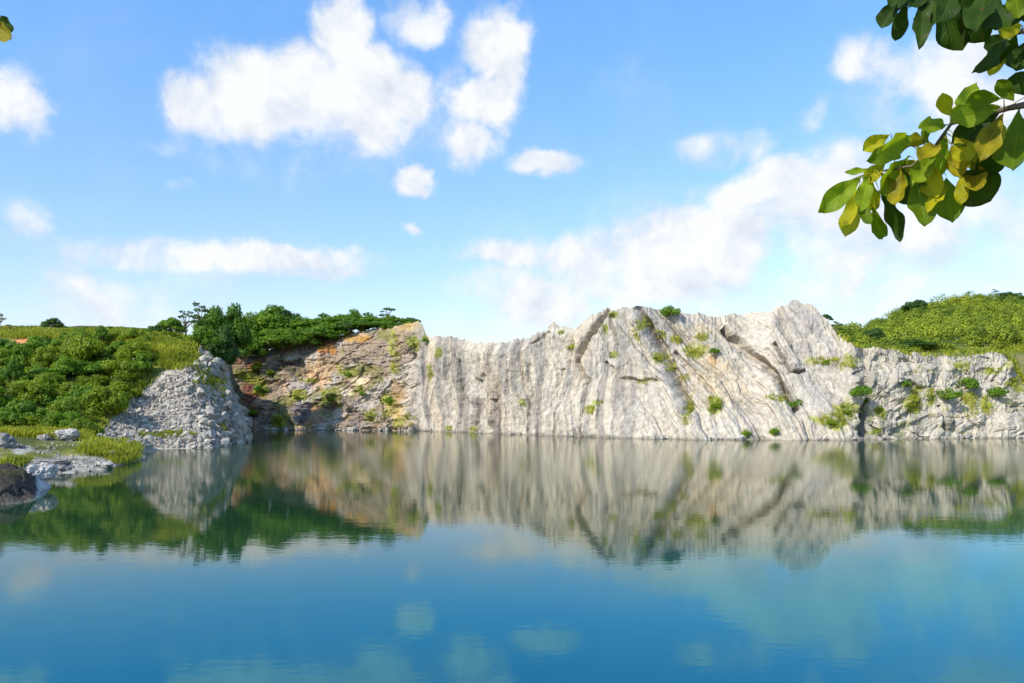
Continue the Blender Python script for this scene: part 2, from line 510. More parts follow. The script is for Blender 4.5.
for (x, y, rx, ry, c, w) in [
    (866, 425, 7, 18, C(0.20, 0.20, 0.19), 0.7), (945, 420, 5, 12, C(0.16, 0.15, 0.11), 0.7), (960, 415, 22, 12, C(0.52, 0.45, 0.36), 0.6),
    (890, 348, 26, 6, C(0.60, 0.50, 0.36), 0.8), (1010, 400, 12, 20, C(0.40, 0.36, 0.24), 0.6), (1018, 370, 12, 10, C(0.34, 0.33, 0.06), 0.8)]:
    cC = paint(cC, c, blob(x, y, rx, ry, 0.5, x * 0.1) * w)
moss = C(0.26, 0.27, 0.035)
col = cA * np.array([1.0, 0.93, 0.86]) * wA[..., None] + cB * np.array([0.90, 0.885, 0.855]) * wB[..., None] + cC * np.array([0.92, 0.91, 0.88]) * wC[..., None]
MOSS = [(612, 356, 4, 3), (656, 357, 6, 5), (642, 382, 5, 3), (592, 410, 4, 4), (525, 403, 3, 5), (598, 402, 3, 3), (690, 405, 4, 9), (686, 418, 4, 7),
        (713, 405, 8, 9), (683, 378, 6, 4), (668, 365, 4, 6), (675, 340, 5, 5), (640, 323, 4, 7), (634, 335, 3, 5), (692, 352, 9, 6), (745, 433, 5, 3),
        (774, 431, 5, 4), (832, 421, 14, 7), (846, 412, 12, 9), (826, 361, 14, 4), (850, 362, 8, 6), (880, 412, 6, 5), (912, 404, 8, 9), (914, 394, 5, 8),
        (930, 396, 6, 8), (970, 402, 6, 9), (985, 405, 5, 9), (1018, 385, 8, 8), (962, 366, 8, 4), (993, 371, 7, 4), (874, 432, 5, 5), (560, 332, 3, 2),
        (571, 347, 4, 3), (428, 436, 3, 3), (450, 428, 3, 3), (474, 431, 3, 4), (612, 315, 3, 3), (700, 337, 5, 4), (604, 330, 3, 6), (660, 335, 4, 6), (776, 398, 10, 3),
        (300, 396, 8, 6), (307, 381, 10, 3), (332, 396, 10, 9), (349, 372, 10, 6), (362, 390, 7, 4), (391, 399, 7, 7), (394, 342, 5, 8), (398, 365, 4, 12), (415, 345, 4, 8), (425, 338, 4, 3),
        (262, 390, 7, 9), (250, 378, 6, 7), (280, 420, 9, 8), (375, 415, 8, 6), (408, 420, 7, 7), (430, 372, 2, 9), (440, 352, 3, 5)]
for (x, y, rx, ry) in MOSS:
    col = paint(col, moss * random.uniform(0.8, 1.25), blob(x, y, rx * 1.15, ry * 1.15, 0.6, x * 0.37) * 0.8)
# the damp band at the water
col = paint(col, C(0.20, 0.175, 0.14), (1 - sstep(0.15, 0.9, zf + 0.6 * med)) * 0.7)
colp = np.ones(Xp.shape + (3,)) * C(0.22, 0.23, 0.06)
colp = mix(colp, C(0.20, 0.22, 0.04), sstep(-0.2, 0.5, fbm(Xp * 0.1, Yp * 0.1, 4, 4))[..., None])
colp = mix(np.broadcast_to(col[-1][None], colp.shape), colp, np.clip(tt / 6, 0, 1)[:, None, None])

V = np.concatenate([np.stack([Xf, Yf, zz], -1), np.stack([Xp, Yp, zp], -1)], 0)
CC = np.clip(np.concatenate([col, colp], 0), 0.01, 0.8)
CLV = V
me = mesh_from("quarry_cliff", V.reshape(-1, 3), grid_faces(V.shape[0], NC), M_CLIFF, CC.reshape(-1, 3), smooth=False)
cliff = link("quarry_cliff", me)
tag(cliff, kind="structure")

# photo position of every face vertex, to stand plants on the rock
_cx = 512 + V[:NF, :, 0] / V[:NF, :, 1] * F
_cy = HZ - (V[:NF, :, 2] - CAMZ) / V[:NF, :, 1] * F


def on_cliff(px, py):
    j0 = int(np.clip((px - 150) / 0.8 - 14, 0, NC - 2))
    sub = (_cx[:, j0:j0 + 28] - px) ** 2 + (_cy[:, j0:j0 + 28] - py) ** 2 + 0.002 * V[:NF, j0:j0 + 28, 1]
    i, j = np.unravel_index(np.argmin(sub), sub.shape)
    return V[i, j0 + j].copy()


# ------------------------------------------------------------------ left land
def tps(pts, qx, qy):
    p = np.array(pts, float)
    n = len(p)
    r = np.hypot(p[:, None, 0] - p[None, :, 0], p[:, None, 1] - p[None, :, 1])
    A = np.zeros((n + 3, n + 3))
    A[:n, :n] = r + np.eye(n) * 0.4
    A[:n, n] = 1
    A[:n, n + 1:] = p[:, :2]
    A[n:, :n] = A[:n, n:].T
    b = np.zeros(n + 3)
    b[:n] = p[:, 2]
    w = np.linalg.solve(A, b)
    out = w[n] + w[n + 1] * qx + w[n + 2] * qy
    for i in range(n):
        out = out + w[i] * np.hypot(qx - p[i, 0], qy - p[i, 1])
    return out


LP = []


def lp(px, Y, z):
    LP.append(((px - 512) / F * Y, Y, z))


for a in [(-70, 74, 0), (0, 76.5, 0), (25, 78.5, 0), (40, 83, 0), (49, 91, 0), (43, 103, 0), (32, 110, 0), (48, 112.5, 0), (75, 110.5, 0), (105, 115, 0), (125, 126, 0), (146, 137, 0),
          (138, 150, 0.3), (150, 165, 0), (180, 167, 0), (210, 170, 0), (232, 186, 0), (249, 203, 0), (249, 227, 0), (248, 257, 0), (251, 276, 0),
          (-70, 81, 2.4), (0, 82, 2.5), (25, 86, 2.2), (38, 91, 1.4), (10, 96, 1.9), (-70, 100, 2.4), (0, 112, 2.0), (35, 118, 2.2), (0, 126, 3.0), (62, 122, 1.4), (80, 118, 1.2), (110, 128, 2.4), (135, 140, 1.1),
          (60, 145, 3.4), (0, 152, 4.4), (-70, 150, 5), (100, 150, 3.4), (135, 160, 3.0), (120, 168, 4.8), (165, 172, 3.2), (195, 174, 3.6),
          (150, 182, 8.6), (170, 184, 11.6), (190, 188, 17.6), (205, 192, 18.0), (195, 179, 7), (222, 196, 8.8), (240, 202, 3.6), (214, 180, 4.5), (214, 194, 13.2), (175, 195, 17.8),
          (242, 227, 4), (232, 228, 11), (222, 230, 19), (240, 262, 12), (228, 262, 23), (213, 262, 29),
          (20, 165, 8), (70, 165, 7), (110, 172, 8), (20, 185, 16.5), (70, 185, 16), (125, 190, 17.5), (-70, 180, 16),
          (-70, 212, 27), (0, 210, 26.5), (25, 206, 22.5), (40, 212, 26.8), (80, 214, 27.4), (130, 215, 27.4), (160, 212, 25.4), (182, 205, 22.5), (195, 215, 25),
          (-70, 236, 30), (0, 236, 30), (60, 236, 30.5), (120, 238, 30.2), (180, 245, 30), (-70, 330, 31), (60, 320, 31), (160, 320, 31), (220, 310, 30),
          (-70, 66, -3.5), (10, 66, -3.5), (45, 74, -3.5), (62, 88, -3.5), (64, 100, -3), (60, 104, -2), (90, 104, -3), (120, 114, -3), (150, 128, -3.5), (165, 142, -3.5), (185, 158, -3.5), (215, 160, -3.5), (240, 176, -4),
          (262, 196, -4), (262, 215, -4), (260, 240, -4), (259, 265, -4), (262, 300, -4), (260, 330, -4), (262, 110, -4), (200, 100, -4), (120, 70, -4), (262, 62, -4)]:
    lp(*a)
lpx = np.arange(-75.0, 262.0, 1.0)
lY = np.exp(np.linspace(math.log(63), math.log(325), 460))
LX = (lpx[None, :] - 512) / F * lY[:, None]
LYY = np.broadcast_to(lY[:, None], LX.shape)
LZ = tps(LP, LX, LYY)
LPX = np.broadcast_to(lpx[None, :], LX.shape)
LPY = HZ - (LZ - CAMZ) / LYY * F
gz = np.gradient(LZ, axis=0) / np.gradient(LYY, axis=0)
gx = np.gradient(LZ, axis=1) / np.gradient(LX, axis=1)
slope = np.hypot(gx, gz)


def lblob(x, y, rx, ry, namp=0.5, seed=0.0):
    d = np.sqrt(((LPX - x) / rx) ** 2 + ((LPY - y) / ry) ** 2) + namp * fbm(LX * 0.09, LYY * 0.09, seed, 4)
    return 1 - sstep(0.6, 1.05, d)


above = sstep(-0.5, 1.5, LZ)
rubline = LPX - (98 + (434 - LPY) * 1.02) + 4 * fbm(LX * 0.12, LYY * 0.12, 1.0, 3)
rockm = sstep(-3, 2, rubline) * sstep(150, 165, LYY) * (1 - sstep(212, 226, LYY)) * sstep(367, 374, LPY + 3 * fbm(LX * 0.1, LYY * 0.1, 2.0, 3) + 30 * sstep(196, 200, LPX))
rockm = np.clip(rockm + lblob(232, 412, 24, 48, 0.3, 2) + lblob(205, 440, 50, 12, 0.2, 3), 0, 1)
rockm = np.clip(rockm + sstep(198, 206, LPX) * sstep(170, 176, LYY) * (1 - sstep(222, 236, LYY)) * sstep(348, 356, LPY), 0, 1)
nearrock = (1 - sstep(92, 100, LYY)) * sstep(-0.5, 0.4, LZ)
w1, w2, wc_ = worley(LX * 0.30, LYY * 0.30, LZ * 0.22)
w1b, w2b, wcb = worley(LX * 0.75, LYY * 0.75, LZ * 0.5)
LZ2 = LZ + above * (0.5 * fbm(LX * 0.10, LYY * 0.10, 0.5, 4)) * (0.5 + 0.5 * sstep(3, 8, LZ)) + 0.10 * fbm(LX * 0.5, LYY * 0.5, 2.5, 4)
LZ2 = LZ2 + rockm * above * (((wc_ - 0.5) * 2.6 + 1.1 * ridged(LX * 0.16, LYY * 0.16, 3.0, 4)) * sstep(0.7, 1.5, slope) + (wcb - 0.5) * 0.8)
LZ2 = LZ2 + nearrock * ((wcb - 0.5) * 0.5 + (wc_ - 0.5) * 0.5) * sstep(-0.3, 1, LZ)
green = C(0.085, 0.10, 0.02)
lc = np.ones(LX.shape + (3,)) * green
lc = paint(lc, C(0.26, 0.25, 0.04), sstep(-0.1, 0.5, fbm(LX * 0.08, LYY * 0.08, 7, 4)) * 0.7)
lc = paint(lc, C(0.30, 0.27, 0.22), sstep(0.1, 0.6, fbm(LX * 0.12, LYY * 0.12, 3, 4)) * (1 - sstep(4, 7, LZ)) * 0.9)
lc = paint(lc, C(0.62, 0.27, 0.11), lblob(28, 341, 17, 7, 0.3, 4))
lc = paint(lc, C(0.46, 0.30, 0.12), lblob(72, 337, 12, 4, 0.3, 5) * 0.8)
lc = paint(lc, C(0.22, 0.19, 0.17), lblob(0, 352, 8, 18, 0.4, 6) * 0.8)
lc = paint(lc, C(0.36, 0.31, 0.27), lblob(142, 352, 12, 14, 0.4, 8) * 0.7)
stone = C(0.47, 0.41, 0.335)
stn = np.ones_like(lc) * stone
stn = paint(stn, C(0.33, 0.29, 0.25), sstep(0.0, 0.6, fbm(LX * 0.2, LYY * 0.2, LZ * 0.2, 4)) * 0.7)
stn = paint(stn, C(0.54, 0.48, 0.40), sstep(0.1, 0.7, fbm(LX * 0.07, LYY * 0.07, 31, 3)) * 0.7)
lc = lc + (stn - lc) * rockm[..., None]
lc = paint(lc, C(0.30, 0.27, 0.05), (lblob(210, 385, 24, 5, 0.5, 9) + lblob(165, 436, 28, 3, 0.4, 10) + lblob(218, 400, 10, 4, .5, 11)).clip(0, 1) * 0.75)
lc = paint(lc, C(0.07, 0.065, 0.03), np.clip(sstep(226, 234, LPX) * sstep(222, 234, LYY) * above, 0, 1) * 0.9)  # shadow in the corner behind the peninsula, painted in as dark brown-green
lc = paint(lc, C(0.20, 0.08, 0.05), lblob(243, 362, 7, 22, 0.4, 14) * sstep(215, 230, LYY) * 0.9)
sh = (1 - sstep(1.3, 2.3, LZ + 0.8 * fbm(LX * 0.15, LYY * 0.15, 8, 3))) * (1 - sstep(140, 150, LYY))
lc = paint(lc, C(0.42, 0.375, 0.32), sh * 0.85)
lc = paint(lc, C(0.50, 0.46, 0.40), lblob(20, 452, 14, 7, 0.4, 12) * 0.8)
lc = paint(lc, C(0.045, 0.035, 0.028), nearrock * (1 - sstep(38, 42, LPX)) * sstep(0.0, 0.3, nearrock) * 0.92)  # shade on the near bank's face put into the ground colour
lc = paint(lc, C(0.10, 0.09, 0.03), lblob(12, 473, 22, 5, 0.4, 13) * 0.8)
lc = paint(lc, C(0.52, 0.50, 0.49), nearrock * sstep(34, 39, LPX + 2 * fbm(LX * .4, LYY * .4, 1, 3)))
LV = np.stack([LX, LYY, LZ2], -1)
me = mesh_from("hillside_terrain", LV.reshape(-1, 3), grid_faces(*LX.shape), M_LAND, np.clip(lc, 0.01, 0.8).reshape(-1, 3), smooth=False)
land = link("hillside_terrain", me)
tag(land, kind="structure")
_lx = 512 + LX / LYY * F
_ly = HZ - (LZ2 - CAMZ) / LYY * F


def land_z(px, Y):
    j = int(np.clip(round((px + 75.0) / 1.0), 0, LX.shape[1] - 1))
    i = int(np.clip(np.searchsorted(lY, Y), 0, len(lY) - 1))
    return LV[i, j].copy()


def on_land(px, py, ymin=0, ymax=999):
    """nearest visible land point at that place of the photo (first hit from the camera)"""
    j = int(np.clip(round(px + 75.0), 0, LX.shape[1] - 1))
    colpy = _ly[:, j]
    ok = np.where((colpy <= py) & (lY > ymin) & (lY < ymax) & (LZ2[:, j] > -0.2))[0]
    if len(ok) == 0:
        return None
    return LV[ok[0], j].copy()


# ------------------------------------------------------------------ wooded hill on the right
hpx = np.arange(790.0, 1230.0, 2.0)
hY = np.linspace(268, 760, 150)
ridge_py = ip([(790, 318), (815, 312), (832, 318), (845, 327), (858, 330), (868, 326), (880, 318), (900, 310), (920, 304), (950, 299), (980, 296), (1010, 297), (1030, 298), (1080, 304), (1230, 320)], hpx)
ridge_Y = ip([(790, 330), (840, 350), (860, 430), (900, 520), (980, 580), (1100, 580), (1230, 540)], hpx)
ridge_z = CAMZ + (HZ - ridge_py) / F * ridge_Y - 4.5
HXg = (hpx[None, :] - 512) / F * hY[:, None]
HYg = np.broadcast_to(hY[:, None], HXg.shape)
t = np.clip((HYg - 268) / (ridge_Y[None, :] - 268), 0, 1)
front = 22 + 0 * HYg
HZg = front + (ridge_z[None, :] - front) * (0.25 * sstep(0, 0.15, t) * 0.6 + 0.85 * np.power(t, 1.15) * 1.0)
HZg = np.minimum(HZg, ridge_z[None, :])
back = np.clip((HYg - ridge_Y[None, :]) / 180, 0, 1)
HZg = HZg - back * back * (ridge_z[None, :] - 25)
HZg = HZg + 1.6 * fbm(HXg * 0.02, HYg * 0.02, 5, 4) * sstep(0.05, 0.4, t)
hc = np.ones(HXg.shape + (3,)) * C(0.06, 0.09, 0.02)
hc = paint(hc, C(0.26, 0.27, 0.04), (1 - sstep(0.05, 0.1, t + 0.05 * fbm(HXg * .03, HYg * .03, 3, 3))))
me = mesh_from("wooded_hill", np.stack([HXg, HYg, HZg], -1).reshape(-1, 3), grid_faces(*HXg.shape), M_LAND, hc.reshape(-1, 3))
hill = link("wooded_hill", me)
tag(hill, kind="structure")


def hill_z(px, Y):
    j = int(np.clip(round((px - 790) / 2), 0, HXg.shape[1] - 1))
    i = int(np.clip(round((Y - 268) / (hY[1] - hY[0])), 0, len(hY) - 1))
    return HZg[i, j]


# ------------------------------------------------------------------ ground sheet (lake bed, banks, country to the horizon)
LAKE = np.array([(0, 15), (14, 14), (45, 20), (100, 55), (160, 120), (196, 200), (196, 236), (150, 240), (60, 244), (-10, 262), (-60, 300), (-90, 318), (-228, 326), (-160, 232),
                 (-57, 82), (-32, 46), (-15, 18)], float)


def lake_sd(x, y):
    d = np.full(x.shape, 1e9)
    ins = np.zeros(x.shape, bool)
    n = len(LAKE)
    for i in range(n):
        a, b = LAKE[i], LAKE[(i + 1) % n]
        e = b - a
        t = np.clip(((x - a[0]) * e[0] + (y - a[1]) * e[1]) / (e @ e), 0, 1)
        d = np.minimum(d, np.hypot(x - a[0] - t * e[0], y - a[1] - t * e[1]))
        c = ((a[1] > y) != (b[1] > y)) & (x < (b[0] - a[0]) * (y - a[1]) / (b[1] - a[1] + 1e-12) + a[0])
        ins ^= c
    return np.where(ins, -d, d)


th = np.linspace(0, 2 * math.pi, 361)
rr = np.concatenate([np.linspace(0, 240, 150), 240 * (4200 / 240) ** (np.linspace(0, 1, 60)[1:])])
GX = rr[:, None] * np.cos(th)[None, :]
GY = 110 + rr[:, None] * np.sin(th)[None, :]
sd = lake_sd(GX, GY)
targ = np.interp(GY, [-50, 20, 70, 130, 210], [8.6, 8.4, 6, 14, 26])
wid = np.interp(GY, [0, 40, 150, 260], [12, 14, 22, 26])
GZ = -5 + (targ + 5) * sstep(0, 1, sd / wid) + 0.25 * fbm(GX * 0.1, GY * 0.1, 1, 4) * sstep(0, 4, sd)
M_GROUND = simple_mat("grassy_ground", (0.07, 0.085, 0.02), (0.17, 0.15, 0.06), 0.4, 0.95, 0.4)
me = mesh_from("ground", np.stack([GX, GY, GZ], -1).reshape(-1, 3), grid_faces(*GX.shape)[:, ::-1], M_GROUND)
ground = link("ground", me)
tag(ground, kind="structure")

# ------------------------------------------------------------------ water
m, nt, out = new_mat("lake_water")
L = nt.links.new
bs = N(nt, "ShaderNodeBsdfDiffuse")
gl = N(nt, "ShaderNodeBsdfGlossy")
fr = N(nt, "ShaderNodeFresnel")
fr.inputs["IOR"].default_value = 1.55
tc = N(nt, "ShaderNodeTexCoord")
big_n = N(nt, "ShaderNodeTexNoise")
big_n.inputs["Scale"].default_value = 0.018
big_n.inputs["Detail"].default_value = 3
L(tc.outputs["Object"], big_n.inputs["Vector"])
cr = N(nt, "ShaderNodeMix", data_type='RGBA')
cr.inputs[6].default_value = (0.000, 0.055, 0.096, 1)      # deep water near the viewer
cr.inputs[7].default_value = (0.010, 0.040, 0.016, 1)      # green silty water over the far shelf
spw = N(nt, "ShaderNodeSeparateXYZ")
L(tc.outputs["Object"], spw.inputs[0])
shx = N(nt, "ShaderNodeMath", operation='MULTIPLY_ADD')
L(spw.outputs[0], shx.inputs[0])
shx.inputs[1].default_value = -0.35
L(spw.outputs[1], shx.inputs[2])
shn = N(nt, "ShaderNodeMath", operation='MULTIPLY_ADD')
L(big_n.outputs["Fac"], shn.inputs[0])
shn.inputs[1].default_value = 40
L(shx.outputs[0], shn.inputs[2])
shr = N(nt, "ShaderNodeMapRange", interpolation_type='SMOOTHSTEP')
shr.inputs["From Min"].default_value = 52
shr.inputs["From Max"].default_value = 82
L(shn.outputs[0], shr.inputs["Value"])
L(shr.outputs[0], cr.inputs[0])
rgm_in = shr.outputs[0]
L(cr.outputs[2], bs.inputs["Color"])
rg = N(nt, "ShaderNodeMapRange")
rg.inputs["From Min"].default_value = 0.35
rg.inputs["From Max"].default_value = 0.65
rg.inputs["To Min"].default_value = 0.010
rg.inputs["To Max"].default_value = 0.032
L(big_n.outputs["Fac"], rg.inputs["Value"])
rgm = N(nt, "ShaderNodeMath", operation='MULTIPLY_ADD')
rgm.inputs[1].default_value = 0.075
L(rg.outputs[0], rgm.inputs[2])
L(rgm.outputs[0], gl.inputs["Roughness"])
rwy = N(nt, "ShaderNodeMath", operation='MULTIPLY_ADD')
L(big_n.outputs["Fac"], rwy.inputs[0])
rwy.inputs[1].default_value = 60
L(spw.outputs[1], rwy.inputs[2])
rwr = N(nt, "ShaderNodeMapRange", interpolation_type='SMOOTHSTEP')
rwr.inputs["From Min"].default_value = 112
rwr.inputs["From Max"].default_value = 150
L(rwy.outputs[0], rwr.inputs["Value"])
L(rwr.outputs[0], rgm.inputs[0])
w1n = N(nt, "ShaderNodeTexNoise")
w1n.inputs["Scale"].default_value = 2.2
w1n.inputs["Detail"].default_value = 3
w2n = N(nt, "ShaderNodeTexNoise")
w2n.inputs["Scale"].default_value = 0.45
w2n.inputs["Detail"].default_value = 2
mpw = N(nt, "ShaderNodeMapping")
mpw.inputs["Scale"].default_value = (0.45, 1.0, 1.0)
mpw.inputs["Rotation"].default_value = (0, 0, 0.15)
L(tc.outputs["Object"], mpw.inputs["Vector"])
L(mpw.outputs[0], w1n.inputs["Vector"])
L(mpw.outputs[0], w2n.inputs["Vector"])
b1 = N(nt, "ShaderNodeBump")
b1.inputs["Strength"].default_value = 1.0
b1.inputs["Distance"].default_value = 0.0030
L(w1n.outputs["Fac"], b1.inputs["Height"])
b2 = N(nt, "ShaderNodeBump")
b2.inputs["Strength"].default_value = 1.0
b2.inputs["Distance"].default_value = 0.0050
L(w2n.outputs["Fac"], b2.inputs["Height"])
L(b1.outputs[0], b2.inputs["Normal"])
L(b2.outputs[0], gl.inputs["Normal"])
gt = N(nt, "ShaderNodeMix", data_type='RGBA')
gt.inputs[6].default_value = (0.38, 0.92, 0.97, 1)
gt.inputs[7].default_value = (0.96, 0.94, 0.89, 1)
L(shr.outputs[0], gt.inputs[0])
L(gt.outputs[2], gl.inputs["Color"])
wmx = N(nt, "ShaderNodeMixShader")
L(fr.outputs[0], wmx.inputs[0])
L(bs.outputs[0], wmx.inputs[1])
L(gl.outputs[0], wmx.inputs[2])
L(wmx.outputs[0], out.inputs["Surface"])
M_WATER = m
wx = np.linspace(-260, 260, 40)
wy = np.linspace(-30, 335, 40)
WX, WY = np.meshgrid(wx, wy)
me = mesh_from("lake_water", np.stack([WX, WY, 0 * WX], -1).reshape(-1, 3), grid_faces(40, 40), M_WATER)
water = link("lake_water", me)
tag(water, kind="structure")


# ------------------------------------------------------------------ foliage
def leaf_cards(centers, normals, size, rs, aspect=0.6):
    """one bent leaf-spray (two quads) per centre"""
    n = len(centers)
    a = rs.normal(size=(n, 3))
    t = np.cross(normals, a)
    t /= np.linalg.norm(t, axis=1)[:, None] + 1e-9
    b = np.cross(normals, t)
    s = (size * rs.uniform(0.6, 1.4, n))[:, None]
    w = s * aspect
    p0 = centers - t * s
    p1 = centers + t * s - normals * s * 0.25
    l = centers + b * w - normals * s * 0.15
    r = centers - b * w - normals * s * 0.15
    v = np.stack([p0, l, p1, r], 1).reshape(-1, 3)
    f = np.arange(4 * n).reshape(n, 4)
    return v, f


def crown_points(rs, lobes, per, flat=0.7, nn_=0.38, kv=0.35):
    """lobes: list of (centre, radius). Points near each lobe's upper shell"""
    cs, ns, ks = [], [], []
    for (c, r) in lobes:
        n = max(8, int(per * r * r))
        d = rs.normal(size=(n, 3))
        d[:, 2] = np.where(d[:, 2] < 0, d[:, 2] * 0.55, d[:, 2])
        d /= np.linalg.norm(d, axis=1)[:, None]
        rad = r * np.power(rs.uniform(0.35, 1.0, n), 0.45)
        bump = 1 + 0.22 * np.sin(d[:, 0] * 5 + c[0] * 3) * np.cos(d[:, 1] * 5 + c[1] * 3)
        p = d * (rad * bump)[:, None]
        p[:, 2] *= flat
        cs.append(np.array(c) + p)
        nn = d * 0.8 + rs.normal(size=(n, 3)) * nn_ + np.array([0, 0, 0.35])
        ns.append(nn / np.linalg.norm(nn, axis=1)[:, None])
        ks.append(np.clip(rs.rand() * (1 - kv) + rs.rand(n) * kv, 0, 1))
    return np.concatenate(cs), np.concatenate(ns), np.concatenate(ks)


def bush_mesh(name, seed, mat, w=5.0, h=4.0, nl=12, leaf=0.22, per=130, flat=0.65):
    rs = np.random.RandomState(seed)
    lobes = []
    for i in range(nl):
        a = rs.rand() * 2 * math.pi
        r = math.sqrt(rs.rand()) * 0.5
        lr = rs.uniform(0.15, 0.34) * w
        zz_ = h * (1 - (r / 0.62) ** 2) * rs.uniform(0.35, 0.85)
        lobes.append(((math.cos(a) * r * w, math.sin(a) * r * w, max(zz_ - lr * 0.3, lr * 0.2)), lr))
    c, n, k = crown_points(rs, lobes, per, flat)
    keep = c[:, 2] > -0.5
    c, n, k = c[keep], n[keep], k[keep]
    v, f = leaf_cards(c, n, leaf, rs)
    return mesh_from(name, v, f, mat, smooth=False, extra={"rnd": np.repeat(k, 4)})


def tube(pts, rads, seg=7):
    pts = [Vector(p) for p in pts]
    vs, fs = [], []
    for i, p in enumerate(pts):
        d = (pts[min(i + 1, len(pts) - 1)] - pts[max(i - 1, 0)]).normalized()
        u = d.orthogonal().normalized() if i == 0 else (u - d * u.dot(d)).normalized()
        w = d.cross(u)
        for k in range(seg):
            a = 2 * math.pi * k / seg
            vs.append(tuple(p + (u * math.cos(a) + w * math.sin(a)) * rads[i]))
    for i in range(len(pts) - 1):
        for k in range(seg):
            fs.append((i * seg + k, i * seg + (k + 1) % seg, (i + 1) * seg + (k + 1) % seg, (i + 1) * seg + k))
    return vs, fs


def join_tubes(tubes):
    V_, F_ = [], []
    for vs, fs in tubes:
        o = len(V_)
        V_ += vs
        F_ += [tuple(i + o for i in f) for f in fs]
    return np.array(V_), np.array(F_)


def tree_meshes(name, seed, mat, h=10.0, w=8.0, nl=16, leaf=0.24, per=120, open_=0.0, flat=0.5):
    rs = np.random.RandomState(seed)
    top = h * 0.8
    lobes, tubes = [], []
    th_ = h * 0.42
    bend = rs.normal(size=2) * 0.05 * h
    tubes.append(tube([(0, 0, -0.6), (bend[0] * .4, bend[1] * .4, th_ * .5), (bend[0], bend[1], th_), (bend[0] * 1.2, bend[1] * 1.2, top * .9)],
                      [0.035 * h * .6, 0.028 * h * .6, 0.02 * h * .6, 0.006 * h], 7))
    for i in range(nl):
        a = 2.4 * i + rs.rand()
        r = w * 0.5 * math.sqrt((i + 0.5) / nl) * rs.uniform(0.7, 1.0)
        z = h * (1.0 - 0.5 * (r / (w * 0.5)) ** 1.6) * rs.uniform(0.82, 1.0)
        lr = w * rs.uniform(0.13, 0.22) * (1 - 0.3 * open_)
        c = (bend[0] + math.cos(a) * r, bend[1] + math.sin(a) * r, z - lr * flat)
        lobes.append((c, lr))
        st = th_ * rs.uniform(0.7, 1.2)
        tubes.append(tube([(bend[0] * .9, bend[1] * .9, st), (c[0] * .55, c[1] * .55, st + (c[2] - st) * .6), c], [0.011 * h, 0.007 * h, 0.003 * h], 5))
    c, n, k = crown_points(rs, lobes, per, flat)
    v, f = leaf_cards(c, n, leaf, rs)
    crown = mesh_from(name + "_crown", v, f, mat, smooth=False, extra={"rnd": np.repeat(k, 4)})
    tv, tf = join_tubes(tubes)
    trunk = mesh_from(name + "_trunk", tv, tf, M_BARK)
    return trunk, crown


BUSHD = [bush_mesh("bush_dark_%d" % i, 40 + i, M_TREE, 5.0, 4.6, 15, 0.20, 150, 0.5) for i in range(3)]
BUSH = [bush_mesh("bush_%d" % i, 20 + i, M_BUSH, 5.4, 4.4, 12, 0.17, 230, 0.6) for i in range(6)]
SHRUB = [bush_mesh("shrub_%d" % i, 50 + i, M_TREE, 3.0, 2.6, 9, 0.15, 260, 0.8) for i in range(3)]
YSHRUB = [bush_mesh("yellow_shrub_%d" % i, 60 + i, M_BUSH, 2.4, 1.8, 8, 0.14, 300, 0.8) for i in range(2)]
TREES = [tree_meshes("tree_%d" % i, 80 + i, M_TREE, 10, 10, 26, 0.24, 100, 0, 0.62) for i in range(5)]
OPEN = [tree_meshes("open_tree_%d" % i, 90 + i, M_DARKTREE, 10, 5, 9, 0.20, 90, 0.6) for i in range(2)]
DARK = [tree_meshes("dark_tree_%d" % i, 95 + i, M_DARKTREE, 8, 8, 18, 0.26, 110, 0, 0.7) for i in range(2)]


def put_bush(meshes, loc, scale, label, cat, group=None, name="bush", rz=None):
    o = link(name, random.choice(meshes))
    o.location = loc
    s = scale
    o.scale = (s, s, s) if not isinstance(s, tuple) else s
    o.rotation_euler = (0, 0, random.uniform(0, 6.28) if rz is None else rz)
    tag(o, label, cat, group)
    return o


def put_tree(pair, loc, scale, label, group, name="broadleaf_tree", cat="tree"):
    r = bpy.data.objects.new(name, None)
    COL.objects.link(r)
    r.empty_display_size = 0.5
    r.location = loc
    r.scale = scale if isinstance(scale, tuple) else (scale,) * 3
    r.rotation_euler = (0, 0, random.uniform(0, 6.28))
    tag(r, label, cat, group)
    link("trunk", pair[0], r)
    link("crown", pair[1], r)
    return r


ORD = ["first", "second", "third", "fourth", "fifth", "sixth", "seventh", "eighth", "ninth", "tenth", "eleventh", "twelfth", "thirteenth", "fourteenth"]

# --- thicket on the left hillside: rows from the shore to the crest
rows = [(153, -2, 92, 15), (160, 4, 104, 15), (168, 5, 120, 16), (175, -4, 116, 17), (182, 4, 128, 17), (188, -2, 138, 17), (195, 6, 140, 18), (201, 0, 148, 19), (207, 46, 150, 18)]
for ri, (Y0, xa, xb, step_) in enumerate(rows):
    x = xa
    k = 0
    while x <= xb:
        px = x + random.uniform(-4, 4)
        Y = Y0 + random.uniform(-2.5, 2.5)
        rub = 88 + (Y0 - 153) * 1.55         # left edge of the rubble
        if px < rub + 6:
            p = land_z(px, Y)
            sc = random.choice([0.7, 0.9, 1.0, 1.15, 1.45]) * random.uniform(0.9, 1.1) * (0.8 if ri < 2 else 1.08)
            rown = (ORD[ri] + " row up from shore") if ri else "lowest row by the shore"
            put_bush(BUSH if random.random() < (0.4 if px < 60 else 0.62) else BUSHD, (p[0], p[1], p[2] - 0.3), (sc, sc, sc * random.uniform(0.75, 1.55)),
                     "hillside thicket bush, %s from the left in the %s" % (ORD[k], rown), "bush", "bushes of the hillside thicket")
            k += 1
        x += step_
